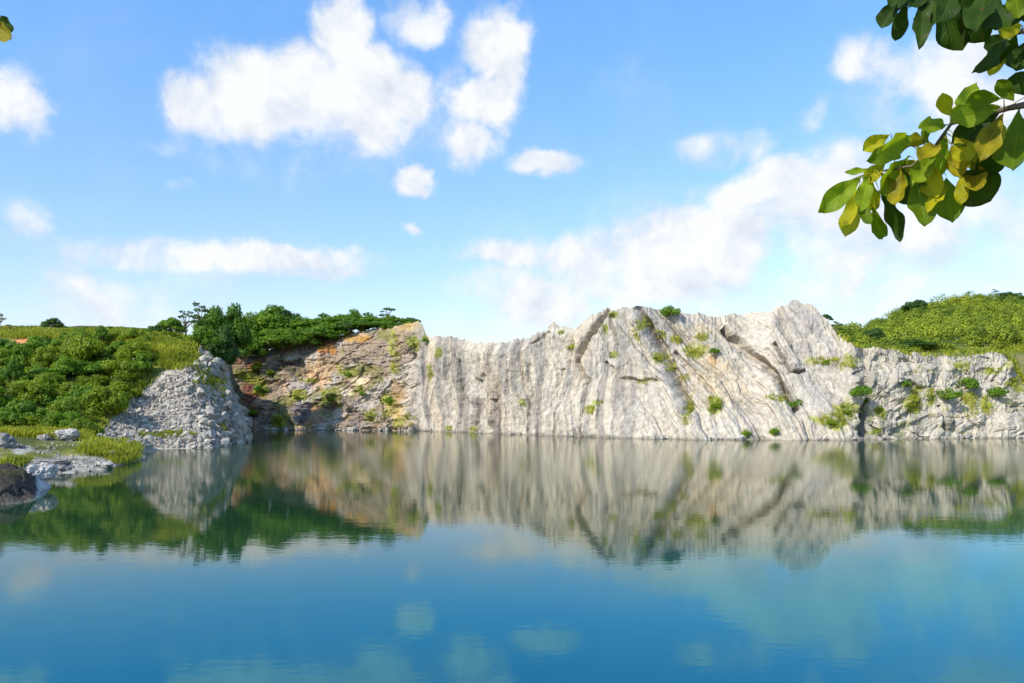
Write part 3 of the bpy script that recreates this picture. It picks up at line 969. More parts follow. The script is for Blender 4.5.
for (px, Y, h, lab) in [(100, 203, 0.62, "slim young tree poking out of the thicket crest above the other bushes"),
                        (14, 176, 0.7, "pale slender tree among thicket bushes beside bare dark soil patch")]:
    p = land_z(px, Y)
    put_tree(TREES[1], p - np.array([0, 0, .3]), (h * 0.55, h * 0.55, h), lab, None)
k = 0
for (px, Y, sc) in [(66, 226, .5), (84, 228, .62), (95, 222, .7), (108, 226, .6), (122, 222, .75), (133, 230, .55), (145, 224, .7), (152, 216, .6), (164, 222, .8), (176, 216, .65), (186, 222, .9), (30, 228, .6)]:
    p = land_z(px, Y)
    put_bush(BUSHD if k % 3 == 0 else BUSH, (p[0], p[1], p[2] - 0.2), (sc, sc, sc * random.uniform(0.7, 1.1)),
             "low bush in the yellow grass on the hilltop, " + (ORD[k] + " from the left" if px > 60 else "alone above the orange scarp"), "bush", "bushes on the grassy hilltop")
    if px > 60: k += 1
# lone trees on the left skyline
p = land_z(52, 236)
put_tree(DARK[0], (p[0], p[1], p[2] - 0.5), (0.78, 0.78, 0.62), "round dark green tree alone on the hilltop skyline above orange scarp", None, "round_tree")
p = land_z(1, 240)
put_tree(OPEN[0], (p[0], p[1], p[2] - 0.3), (0.6, 0.6, 0.75), "dark tree cut by the photo's left edge on the hilltop skyline", None)
p = land_z(11, 240)
put_tree(OPEN[1], (p[0], p[1], p[2] - 0.6), (0.6, 0.6, 0.36), "small dark leaning tree between skyline edge tree and round tree", None)

# --- trees on the brown cliff, from the peninsula to its right end
TL = [  # px, crown top py, distance, width px, kind
    (156, 326, 232, 16, 1), (172, 320, 236, 22, 0), (186, 312, 240, 18, 2), (200, 304, 246, 20, 2), (212, 313, 250, 30, 0), (228, 314, 254, 30, 0),
    (204, 330, 226, 24, 0), (222, 331, 236, 24, 1), (240, 316, 290, 30, 0), (256, 311, 296, 30, 0), (276, 307, 300, 34, 0), (291, 311, 302, 22, 1), (306, 316, 300, 30, 0),
    (322, 315, 304, 28, 0), (338, 313, 304, 28, 0), (352, 311, 306, 26, 0), (368, 314, 306, 28, 0), (385, 306, 306, 18, 2), (394, 315, 302, 24, 0), (408, 318, 298, 18, 0),
    (246, 333, 286, 26, 0), (262, 331, 290, 30, 0), (281, 327, 292, 32, 0), (300, 328, 292, 28, 0), (318, 326, 294, 30, 0), (334, 324, 295, 28, 0), (350, 321, 296, 26, 1), (366, 321, 296, 24, 0), (382, 319, 296, 22, 0)]
front_k = back_k = 0
for i, (px, py, Y, wpx, kd) in enumerate(TL):
    H_ = 30.0 if Y < 260 else float(np.interp(px, pxs, Ht))
    X_, Y_, ztop = P(px, py, Y)
    if Y < 280:
        zb = land_z(px, Y)[2] - 0.4
    else:
        # nearest cliff vertex in plan
        cj = int(np.argmin(np.abs(pxs - px)))
        row = np.argmin(np.abs(V[NF - 60:, cj, 1] - Y)) + NF - 60
        zb = V[row, cj, 2] - 0.5
    hh = max(ztop - zb, 3.5)
    zb = ztop - hh
    ww = wpx / F * Y
    if kd == 2:
        pair, bw = random.choice(OPEN), 5.0
        desc = "thin open-crowned tree"
    elif kd == 1:
        pair, bw = random.choice(DARK), 8.0
        desc = "dark dense tree"
    else:
        pair, bw = random.choice(TREES), 10.0
        desc = "flat-topped green tree"
    bh = 8.0 if kd == 1 else 10.0
    k = i
    if i < 8:
        lab = "%s above the rubble peninsula, %s tree from the left there" % (desc, ORD[[0, 1, 2, 4, 5, 7, 3, 6][i]])
    elif i < 20:
        lab = "%s on the brown cliff skyline, %s of its row from the left" % (desc, ORD[i - 8])
    else:
        lab = "%s overhanging the brown cliff edge, %s of the front row from the left" % (desc, ORD[i - 20])
    put_tree(pair, (X_, Y_, zb), (ww / bw * 1.35, ww / bw * 1.35, hh / (bh * 0.97) * (1.18 if i < 8 else 1.08)), lab, "trees topping the brown cliff")
for k, px in enumerate([292, 306, 322, 336, 349, 362, 375, 388, 400, 410]):
    cj = int(np.argmin(np.abs(pxs - px)))
    p = V[NF + random.randint(0, 5), cj]
    sc = random.uniform(0.65, 0.95) * (0.75 if px > 395 else 1)
    put_bush(BUSHD if k % 2 else BUSH, (p[0], p[1], p[2] - 0.8), (sc, sc, sc * 0.9), "low bush under the trees along the brown cliff's upper edge, %s from the left" % ORD[k], "bush", "bushes along the brown cliff edge")
# bushes that hang on the brown face
for (px, py, s, lab) in [(262, 388, 1.5, "light green bush low in the shaded corner between peninsula and brown cliff"),
                         (250, 412, 1.7, "dark bush in the shaded corner just over the water"),
                         (278, 420, 1.6, "olive bush at the water's edge under the brown cliff"),
                         (297, 396, 1.0, "small olive bush on a ledge of the brown cliff"),
                         (333, 398, 1.3, "yellow-green bush in the middle of the brown cliff face"),
                         (350, 373, 1.0, "flat green bush above the cream rock patch of the brown cliff"),
                         (363, 392, 0.8, "dark green bush between cream rock patches on the brown cliff"),
                         (391, 400, 1.1, "green bush near the right end of the brown cliff face"),
                         (425, 338, 0.8, "little green bush in the notch where brown and white cliffs meet"),
                         (258, 365, 1.5, "yellow-green bush beside the red soil at the cliff corner"),
                         (270, 372, 1.4, "olive green bush at the left end of the brown cliff face")]:
    p = on_cliff(px, py + 3)
    put_bush(YSHRUB if "yellow" in lab or "olive" in lab else SHRUB, (p[0], p[1] - 0.4, p[2] - 0.2), s, lab, "bush", "bushes on the brown cliff")

# --- bushes on the white cliff and the right-hand wall
for (px, py, s, kind, lab) in [
    (669, 316, 1.75, 0, "round dark green bush on the crest of the white cliff"),
    (611, 315, 0.6, 1, "tiny olive bush on the shoulder of the white peak"),
    (713, 354, 1.05, 0, "dark green bush above the orange rock stain on the white cliff"),
    (794, 405, 1.35, 0, "rounded green bush under the long diagonal ridge of the white cliff"),
    (715, 408, 1.3, 1, "yellow-green bush low on the orange stained slope"),
    (656, 359, 0.7, 1, "small yellow bush beside the grey diagonal slab"),
    (611, 357, 0.6, 1, "small yellow tuft bush mid-way up the main white buttress"),
    (858, 394, 1.6, 0, "tall green bush at the top of the dark slot"),
    (861, 404, 1.3, 0, "dark bush filling the dark slot beneath the taller bush"),
    (880, 411, 0.9, 1, "yellow-green bush just right of the dark slot"),
    (904, 386, 1.0, 0, "grey-green bush alone on the upper low wall"),
    (949, 400, 1.9, 0, "large dark bush on the low wall, lower of the touching pair"),
    (965, 390, 2.0, 0, "large dark bush on the low wall, upper of the touching pair"),
    (999, 398, 1.8, 0, "broad grey-green bush near the right end of the low wall"),
    (846, 413, 1.0, 1, "yellow bush on the slope left of the dark slot"),
    (830, 424, 1.2, 1, "low yellow bush near the water left of the dark slot"),
    (774, 433, 0.8, 0, "small green bush at the water below the long ridge"),
    (745, 435, 0.8, 0, "small green bush at the water foot of the orange stained slope"),
    (913, 404, 1.0, 1, "yellow-green bush in the middle of the low wall"),
    (826, 363, 0.9, 1, "flat yellow bush on the ledge under the white summit")]:
    p = on_cliff(px, py)
    put_bush(YSHRUB if kind else SHRUB, (p[0], p[1] - 0.35, p[2] - 0.25), (s, s, s * (0.8 if kind else 1.0)), lab, "bush", "bushes on the pale cliffs")


# ------------------------------------------------------------------ grass (stuff)
def grass_obj(name, pts, hmin, hmax, blades, mat, seed, wid=0.10, spread=0.6):
    rs = np.random.RandomState(seed)
    pts = np.asarray(pts)
    n = len(pts)
    p = np.repeat(pts, blades, 0) + np.concatenate([rs.normal(size=(n * blades, 2)) * spread * 0.5, np.zeros((n * blades, 1))], 1)
    h = rs.uniform(hmin, hmax, n * blades)
    a = rs.rand(n * blades) * 2 * math.pi
    lean_ = rs.normal(size=(n * blades, 2)) * 0.35
    dx = np.stack([np.cos(a), np.sin(a), 0 * a], 1) * (wid * (0.5 + h / hmax))[:, None]
    tip = p + np.concatenate([lean_ * h[:, None], h[:, None]], 1)
    mid = p + np.concatenate([lean_ * h[:, None] * 0.3, h[:, None] * 0.55], 1)
    b = p - np.array([0, 0, 0.15])
    v = np.stack([b - dx * .6, b + dx * .6, mid + dx, tip + dx * .25, tip - dx * .25, mid - dx], 1).reshape(-1, 3)
    i0 = np.arange(n * blades)[:, None] * 6
    f = np.concatenate([i0 + np.array([[0, 1, 2, 5]]), i0 + np.array([[5, 2, 3, 4]])], 0)
    pat = np.clip(0.5 + 0.9 * fbm(pts[:, 0] * 0.09, pts[:, 1] * 0.09, 0.3, 3), 0, 1)
    k = np.clip(np.repeat(pat * 0.6 + rs.rand(n) * 0.2, blades) + rs.rand(n * blades) * 0.25 - 0.05, 0, 1)
    o = link(name, mesh_from(name, v, f, mat, smooth=False, extra={"rnd": np.repeat(k, 6)}))
    return tag(o, kind="stuff")


def land_pts(cands):
    out_ = []
    for (x, y, rx, ry, n, ymin, ymax) in cands:
        c = 0
        for _ in range(n * 4):
            px = x + random.uniform(-1, 1) * rx
            py = y + random.uniform(-1, 1) * ry
            if ((px - x) / rx) ** 2 + ((py - y) / ry) ** 2 > 1 + 0.3 * random.random():
                continue
            p = on_land(px, py, ymin, ymax)
            if p is not None and p[2] > 0.15:
                out_.append(p)
                c += 1
            if c >= n:
                break
    return out_


spit = land_pts([(116, 450, 24, 8, 380, 112, 160), (88, 452, 12, 4, 40, 112, 150), (122, 459, 14, 5, 170, 112, 150), (14, 464, 16, 3, 60, 92, 130), (95, 443, 14, 4, 70, 120, 165)])
grass_obj("shore_grass", spit, 0.3, 1.15, 9, M_YELLOW, 1, 0.05, 0.9)
crest = land_pts([(160, 347, 34, 13, 800, 195, 250), (178, 361, 20, 9, 420, 185, 230), (70, 336, 70, 4, 600, 205, 250), (130, 340, 30, 8, 400, 205, 250), (20, 333, 30, 4, 200, 210, 250),
                  (138, 378, 8, 14, 60, 175, 205), (118, 402, 7, 14, 70, 160, 190), (88, 428, 14, 8, 110, 155, 180), (20, 436, 30, 4, 240, 140, 175), (60, 436, 30, 4, 240, 140, 175)])
grass_obj("hillside_grass", crest, 0.5, 1.5, 9, M_YELLOW, 2, 0.08, 1.3)
ledge = land_pts([(212, 384, 22, 4, 150, 175, 215), (165, 436, 30, 2.5, 130, 150, 185), (222, 398, 10, 6, 60, 175, 210), (205, 372, 12, 6, 60, 175, 210), (222, 430, 4, 6, 30, 170, 210)])
grass_obj("ledge_grass", ledge, 0.3, 0.8, 8, M_YELLOW, 3, 0.06, 0.8)
cl = []
for (x, y, rx, ry) in MOSS:
    for _ in range(int(rx * ry * 0.5) + 2):
        a, r = random.random() * 6.28, math.sqrt(random.random())
        cl.append(on_cliff(x + math.cos(a) * r * rx, y + math.sin(a) * r * ry))
for _ in range(240):
    px = random.uniform(868, 1030)
    py = random.uniform(360, 434)
    if perlin(px * 0.05, py * 0.09, 3.3) > 0.05:
        cl.append(on_cliff(px, py))
for _ in range(300):
    px = random.uniform(262, 418)
    py = random.uniform(345, 428)
    if perlin(px * 0.06, py * 0.08, 1.3) > 0.1:
        cl.append(on_cliff(px, py))
cl = np.array(cl) + np.array([0, -0.25, 0])
grass_obj("cliff_grass", cl, 0.2, 0.7, 8, M_YELLOW, 4, 0.06, 0.8)
mead = []
for _ in range(1500):
    px = random.uniform(846, 1060)
    Y = random.uniform(268, 292)
    if 912 < px < 1003 and random.random() < 0.8: continue
    X_ = (px - 512) / F * Y
    mead.append((X_, Y, hill_z(px, Y)))
for _ in range(900):
    px, Y = random.uniform(992, 1075), random.uniform(268, 335)
    mead.append(((px - 512) / F * Y, Y, hill_z(px, Y)))
for j in range(0, NC):
    if pxs[j] > 842 and random.random() < (0.7 if pxs[j] < 905 or pxs[j] > 1004 else 0.25):
        for _ in range(12 if pxs[j] > 1000 else 2):
            r_ = random.randint(0, 24 if pxs[j] > 1000 else 16)
            mead.append(tuple(V[NF + r_, j]))
grass_obj("meadow_grass", mead, 0.5, 1.4, 8, M_YELLOW, 5, 0.12, 1.6)

# ------------------------------------------------------------------ forest on the hill (one mass)
rs = np.random.RandomState(5)
lob = []
cnt = 0
while cnt < 2000:
    px = rs.uniform(835, 1190)
    j = int((px - 790) / 2)
    tY = rs.rand() ** 1.15
    Y = 268 + (ridge_Y[j] - 268) * (0.06 + 1.0 * tY)
    if px > 1040 and rs.rand() < 0.6:
        continue
    X_ = (px - 512) / F * Y
    r = rs.gamma(6, 0.48) * (0.6 + 0.45 * tY)
    lob.append(((X_, Y, hill_z(px, Y) + r * rs.uniform(0.05, 0.75)), r))
    cnt += 1
c, n, k = crown_points(rs, lob, 30, 0.95, 0.2, 0.18)
patch = 0.5 + 0.9 * fbm(c[:, 0] * 0.015, c[:, 1] * 0.01, 2.0, 3)
k = np.clip(0.7 * k + 0.45 * np.clip(patch, 0, 1) - 0.05, 0, 1)
v, f = leaf_cards(c, n, 0.36, rs, 0.9)
o = link("forest", mesh_from("forest", v, f, M_FOREST, smooth=False, extra={"rnd": np.repeat(k, 4)}))
tag(o, kind="stuff")
for (px, py, Y, h, w, pr, lab) in [
    (915, 298, 490, 8.5, 16, DARK[1], "broad dark tree standing out on the left shoulder of the wooded hill"),
    (874, 326, 335, 9.0, 11, DARK[0], "dark green tree at the foot of the wooded hill above the yellow meadow"),
    (919, 338, 292, 5.0, 13, DARK[1], "low wide dark tree in the meadow behind the low wall"),
    (836, 316, 300, 8.0, 6, OPEN[0], "dark tree behind the right flank of the white summit"),
    (826, 313, 285, 4.0, 5, DARK[0], "small dark tree peeping over the white summit's right slope"),
    (850, 337, 310, 5.0, 12, TREES[2], "bright green tree in the dip between white summit and hill"),
    (967, 289, 565, 7.5, 6, OPEN[1], "thin tree on the hilltop, left of the taller thin tree"),
    (996, 286, 570, 10.5, 8, OPEN[0], "tallest thin tree on the hilltop skyline"),
    (1011, 290, 570, 8.0, 20, DARK[1], "broad dark tree on the hilltop right of the tallest thin tree"),
    (1018, 352, 290, 4.0, 10, DARK[0], "dark bushy tree near the right edge above the wall end")]:
    X_, Y_, ztop = P(px, py, Y)
    bw, bh = (8.0, 8.0) if pr in DARK else ((5.0, 10.0) if pr in OPEN else (10.0, 10.0))
    if Y > 294:
        h = max(h, ztop - hill_z(px, Y) + 0.6)
    put_tree(pr, (X_, Y_, ztop - h), (w / bw, w / bw, h / bh), lab, "trees on and below the wooded hill")


# ------------------------------------------------------------------ rubble and boulders
def rock_mesh_arrays(rs, sub=1):
    import bmesh
    bm = bmesh.new()
    bmesh.ops.create_icosphere(bm, subdivisions=sub, radius=1.0)
    v = np.array([x.co[:] for x in bm.verts])
    f = np.array([[x.index for x in fc.verts] for fc in bm.faces])
    bm.free()
    return v, f


iv, if_ = rock_mesh_arrays(RS, 1)
PV, PF, PC = [], [], []
off_ = 0
rs = np.random.RandomState(9)
cands = []
for _ in range(15000):
    px = rs.uniform(98, 236)
    py = rs.uniform(358, 448)
    # rubble fan: right of the line (95,440)-(190,362)
    if px < 95 + (440 - py) * 1.18 or py < 356:
        continue
    if px > 205 and py < 440 and rs.rand() < 0.75:
        continue
    p = on_land(px, py, 150, 215)
    if p is None or p[2] < 0.05:
        continue
    if 205 < px and 378 < py < 392:
        continue
    cands.append((p, min(rs.gamma(1.6, 0.11) + 0.07, 1.1)))
for _ in range(420):
    px = rs.uniform(200, 251)
    py = rs.uniform(354, 443)
    p = on_land(px, py, 165, 235)
    if p is None or p[2] < 0.05 or 205 < px < 238 and 379 < py < 393:
        continue
    cands.append((p, 0.3 + rs.rand() ** 2 * 1.3))
for _ in range(3200):
    px = rs.uniform(0, 150)
    Y = rs.uniform(100, 165)
    p = land_z(px, Y)
    if 0.0 < p[2] < (1.0 if rs.rand() < 0.8 else 3.0):
        cands.append((p, min(rs.gamma(1.4, 0.09) + 0.05, 0.7)))
for _ in range(1500):
    j = rs.randint(130, NC - 20)
    if perlin(pxs[j] * 0.06, 0.5, 7.7) + 0.5 * perlin(pxs[j] * 0.3, 0.5, 1.7) < 0.12:
        continue
    i = int(np.argmin(np.abs(V[:NF // 3, j, 2] - rs.uniform(-0.1, 0.5))))
    cands.append((V[i, j] + np.array([0, -rs.uniform(0, 1.1), 0]), min(rs.gamma(1.1, 0.20) + 0.06, 1.2)))
for (p, s) in cands:
    d = iv * (1 + 0.28 * rs.normal(size=(len(iv), 1)))
    R = np.linalg.qr(rs.normal(size=(3, 3)))[0]
    d = (d * rs.uniform(0.55, 1.25, 3)) @ R * s
    PV.append(d + p + np.array([0, 0, s * 0.15]))
    PF.append(if_ + off_)
    g = rs.uniform(0.30, 0.50)
    PC.append(np.ones((len(iv), 3)) * np.array([g * 1.04, g * 0.92, g * 0.765]))
    off_ += len(iv)
o = link("rubble", mesh_from("rubble", np.concatenate(PV), np.concatenate(PF), M_STONE, np.concatenate(PC), smooth=False))
tag(o, kind="stuff")


def boulder(px, Y, s, seed, label, tint=1.0, sq=(1, 1, 1)):
    rs_ = np.random.RandomState(seed)
    bv, bf = rock_mesh_arrays(rs_, 4)
    q_ = bv + 0.0
    d = 1 + 0.35 * fbm(q_[:, 0] * 1.1 + seed, q_[:, 1] * 1.1, q_[:, 2] * 1.1, 4)
    a_, b_, cc_ = worley(q_[:, 0] * 1.6 + seed, q_[:, 1] * 1.6, q_[:, 2] * 1.6)
    d = d + (cc_ - 0.5) * 0.28 - 0.12 * (1 - sstep(0, .15, b_ - a_))
    bv = bv * d[:, None] * s * np.array(sq)
    g = 0.46 + 0.12 * fbm(q_[:, 0] * 2, q_[:, 1] * 2, q_[:, 2] * 2 + seed, 3)
    c_ = np.clip(np.stack([g, g * 0.91, g * 0.80], 1) * tint, 0.02, 0.7)
    p = land_z(px, Y)
    o = link("boulder", mesh_from("boulder", bv, bf, M_STONE, c_, smooth=False))
    o.location = (p[0], p[1], p[2] + s * sq[2] * 0.25)
    o.rotation_euler = (0, 0, rs_.rand() * 6)
    tag(o, label, "boulder", "boulders along the left shore")


boulder(64, 141, 1.75, 3, "largest pale boulder on the shore between thicket and grassy spit", 1.0, (1.3, 1, 0.9))
boulder(44, 138, 1.0, 4, "grey boulder just left of the largest pale boulder", 0.7, (1.2, 1, .8))
boulder(87, 150, 1.1, 5, "pale boulder on the gravel right of the largest pale boulder", 1.0, (1.5, 1, .6))
boulder(6, 122, 1.5, 6, "dark grey boulder at the photo's left edge above the near bank", 0.6, (1.2, 1, 1.0))
boulder(44, 114, 1.45, 7, "long slate-grey rock lying along the waterline of the grassy spit", 0.62, (2.3, 1, .5))
boulder(62, 112.5, 1.1, 17, "slate-grey rock at the waterline touching the long rock's right end", 0.62, (2.0, 1, .5))
boulder(104, 119, 1.1, 8, "pale flat rock at the spit's waterline below the tall grass", 1.0, (2.0, 1, .5))
boulder(41, 92, 1.25, 9, "pale jagged rock at the tip of the dark near bank", 1.1, (1.0, 1.9, .8))
boulder(47, 96, 0.7, 10, "small grey rock in the water off the dark near bank", 0.8, (1, 1.2, .7))

# ------------------------------------------------------------------ near tree whose branches hang into view
def close_leaf_mat(name, dark, light, trans, tfac):
    m, nt, out = new_mat(name)
    L = nt.links.new
    uv = N(nt, "ShaderNodeUVMap", uv_map="UVMap")
    sp = N(nt, "ShaderNodeSeparateXYZ")
    L(uv.outputs[0], sp.inputs[0])
    # side veins: |u| runs outwards, veins slant towards the tip
    au = N(nt, "ShaderNodeMath", operation='ABSOLUTE')
    L(sp.outputs[0], au.inputs[0])
    ve = N(nt, "ShaderNodeMath", operation='MULTIPLY_ADD')
    L(au.outputs[0], ve.inputs[0])
    ve.inputs[1].default_value = -0.28
    L(sp.outputs[1], ve.inputs[2])
    fr = N(nt, "ShaderNodeMath", operation='PINGPONG')
    fr.inputs[1].default_value = 0.045
    L(ve.outputs[0], fr.inputs[0])
    vm = N(nt, "ShaderNodeMapRange")
    vm.inputs["From Max"].default_value = 0.012
    vm.inputs["To Min"].default_value = 1
    vm.inputs["To Max"].default_value = 0
    L(fr.outputs[0], vm.inputs["Value"])
    mid = N(nt, "ShaderNodeMapRange")
    mid.inputs["From Min"].default_value = 0.02
    mid.inputs["From Max"].default_value = 0.07
    mid.inputs["To Min"].default_value = 1
    mid.inputs["To Max"].default_value = 0
    L(au.outputs[0], mid.inputs["Value"])
    vx = N(nt, "ShaderNodeMath", operation='MAXIMUM')
    vs_ = N(nt, "ShaderNodeMath", operation='MULTIPLY')
    vs_.inputs[1].default_value = 0.45
    L(vm.outputs[0], vs_.inputs[0])
    L(vs_.outputs[0], vx.inputs[0])
    L(mid.outputs[0], vx.inputs[1])
    tc = N(nt, "ShaderNodeTexCoord")
    no = N(nt, "ShaderNodeTexNoise")
    no.inputs["Scale"].default_value = 18
    no.inputs["Detail"].default_value = 5
    L(tc.outputs["Object"], no.inputs["Vector"])
    nr = N(nt, "ShaderNodeMapRange")
    nr.inputs["From Min"].default_value = 0.35
    nr.inputs["From Max"].default_value = 0.68
    L(no.outputs["Fac"], nr.inputs["Value"])
    cr = N(nt, "ShaderNodeMix", data_type='RGBA')
    cr.inputs[6].default_value = (*dark, 1)
    cr.inputs[7].default_value = (*light, 1)
    L(nr.outputs[0], cr.inputs[0])
    c2 = N(nt, "ShaderNodeMix", data_type='RGBA')
    c2.inputs[7].default_value = (light[0] * 1.5 + .01, light[1] * 1.35 + .01, light[2] + .005, 1)
    L(cr.outputs[2], c2.inputs[6])
    vf = N(nt, "ShaderNodeMath", operation='MULTIPLY')
    vf.inputs[1].default_value = 0.55
    L(vx.outputs[0], vf.inputs[0])
    L(vf.outputs[0], c2.inputs[0])
    bs = N(nt, "ShaderNodeBsdfPrincipled")
    bs.inputs["Roughness"].default_value = 0.5
    bs.inputs["Specular IOR Level"].default_value = 0.18
    sn = N(nt, "ShaderNodeTexNoise")
    sn.inputs["Scale"].default_value = 55
    sn.inputs["Detail"].default_value = 2
    L(tc.outputs["Object"], sn.inputs["Vector"])
    sr = N(nt, "ShaderNodeMapRange")
    sr.inputs["From Min"].default_value = 0.66
    sr.inputs["From Max"].default_value = 0.74
    L(sn.outputs["Fac"], sr.inputs["Value"])
    c3 = N(nt, "ShaderNodeMix", data_type='RGBA')
    c3.inputs[7].default_value = (0.12, 0.055, 0.015, 1)
    L(c2.outputs[2], c3.inputs[6])
    L(sr.outputs[0], c3.inputs[0])
    L(c3.outputs[2], bs.inputs["Base Color"])
    bp = N(nt, "ShaderNodeBump")
    bp.inputs["Strength"].default_value = 0.5
    bp.inputs["Distance"].default_value = 0.004
    L(vx.outputs[0], bp.inputs["Height"])
    L(bp.outputs[0], bs.inputs["Normal"])
    tr = N(nt, "ShaderNodeBsdfTranslucent")
    tr.inputs["Color"].default_value = (*trans, 1)
    mx = N(nt, "ShaderNodeMixShader")
    mx.inputs[0].default_value = tfac
    L(bs.outputs[0], mx.inputs[1])
    L(tr.outputs[0], mx.inputs[2])
    L(mx.outputs[0], out.inputs["Surface"])
    return m


LM = {
    'm': close_leaf_mat("green_leaf", (0.06, 0.11, 0.006), (0.15, 0.21, 0.008), (0.22, 0.32, 0.005), 0.45),
    'y': close_leaf_mat("yellowing_leaf", (0.26, 0.26, 0.008), (0.50, 0.44, 0.010), (0.60, 0.55, 0.008), 0.45),
    'g': close_leaf_mat("sun_toned_leaf", (0.13, 0.21, 0.010), (0.27, 0.35, 0.014), (0.36, 0.46, 0.008), 0.45),  # bright copy, sunlight put into the leaf colour
    'd': close_leaf_mat("shade_toned_leaf", (0.014, 0.036, 0.004), (0.04, 0.075, 0.006), (0.07, 0.13, 0.004), 0.3),  # dark copy, shade put into the leaf colour
    'b': close_leaf_mat("browning_leaf", (0.12, 0.11, 0.008), (0.38, 0.31, 0.010), (0.42, 0.36, 0.008), 0.4),
}


def leaf_mesh(base, tip, width, normal, mat, curl=0.15, fold=0.25, rs=random):
    """obovate leaf from base to tip (world), normal = rough facing"""
    base, tip = Vector(base), Vector(tip)
    ax = tip - base
    ln_ = ax.length
    ax.normalize()
    nrm = Vector(normal)
    nrm = (nrm - ax * nrm.dot(ax)).normalized()
    sd_ = ax.cross(nrm)
    nu, nv = 9, 15
    vs, uvs = [], []
    ph = rs.uniform(0, 6.28)
    tw = rs.uniform(-0.35, 0.35)
    for j in range(nv):
        t = j / (nv - 1)
        # obovate outline with a short stalk
        if t < 0.07:
            w = 0.018
        else:
            q_ = (t - 0.07) / 0.93
            w = max(0.018, math.sin(math.pi * q_ ** 1.28) ** 0.72 * (0.72 + 0.28 * q_))
        w *= width * 0.5
        a_tw = tw * t
        s_t = sd_ * math.cos(a_tw) + nrm * math.sin(a_tw)
        n_t = nrm * math.cos(a_tw) - sd_ * math.sin(a_tw)
        cen = base + ax * (ln_ * t) + nrm * (-curl * ln_ * 4 * (t - 0.0) * (t - 1.0) * 0.5)
        for i in range(nu):
            u = (i / (nu - 1)) * 2 - 1
            wav = 0.05 * ln_ * math.sin(ph + t * 15 + (2 if u > 0 else 0)) * u * u
            vs.append(tuple(cen + s_t * (u * w) + n_t * (-fold * abs(u) ** 1.3 * w + wav)))
            uvs.append((u, t))
    return mesh_from("leaf", np.array(vs), grid_faces(nv, nu), mat, uvs=np.array(uvs))


def zp(zx, zy):        # enlarged-view coordinates of the branch -> photo pixels
    return 804 + zx / 2.732, zy / 2.732


TREE_POS = (2.9, 1.6)
nt_root = bpy.data.objects.new("overhanging_tree", None)
COL.objects.link(nt_root)
nt_root.location = (TREE_POS[0], TREE_POS[1], 8.3)
tag(nt_root, "near tree whose leafy branches with large oval leaves hang in at upper right", "tree")
ROOT = Vector(nt_root.location)


def child_mesh(name, vs, fs, mat, parent, root):
    v = np.array(vs) - np.array(root)
    return link(name, mesh_from(name, v, np.array(fs), mat), parent)


def PW(px, py, Y):
    return Vector(P(px, py, Y))


trk = tube([(2.95, 1.55, 8.0), (2.9, 1.6, 9.2), (2.8, 1.7, 10.6), (2.86, 1.75, 12.0), (2.7, 1.7, 13.4), (2.4, 1.5, 14.6)], [0.17, 0.14, 0.12, 0.10, 0.07, 0.03], 12)
trunk = child_mesh("trunk", *trk, M_BARK, nt_root, ROOT)

# lower branch
b1pts = [(2.81, 1.7, 10.5), PW(1090, 85, 2.35), PW(1035, 103, 2.5), PW(1009, 108, 2.55), PW(978, 117, 2.6), PW(951, 124, 2.65), PW(932, 150, 2.68), PW(912, 166, 2.72), PW(888, 170, 2.76), PW(866, 174, 2.78), PW(853, 179, 2.8)]
br1 = child_mesh("branch", *tube(b1pts, [0.04, 0.022, 0.012, 0.009, 0.0065, 0.0055, 0.005, 0.0045, 0.004, 0.003, 0.002], 9), M_BARK, nt_root, ROOT)
b2pts = [(2.84, 1.72, 11.4), PW(1100, -60, 2.3), PW(1020, -40, 2.35), PW(960, -30, 2.4), PW(910, -22, 2.45), PW(880, -14, 2.5)]
br2 = child_mesh("branch", *tube(b2pts, [0.04, 0.025, 0.017, 0.012, 0.008, 0.004], 9), M_BARK, nt_root, ROOT)
b3pts = [PW(1095, 60, 2.34), PW(1050, 22, 2.42), PW(1020, 32, 2.48), PW(1006, 36, 2.5)]
br3 = child_mesh("branch", *tube(b3pts, [0.022, 0.014, 0.008, 0.004], 8), M_BARK, nt_root, ROOT)

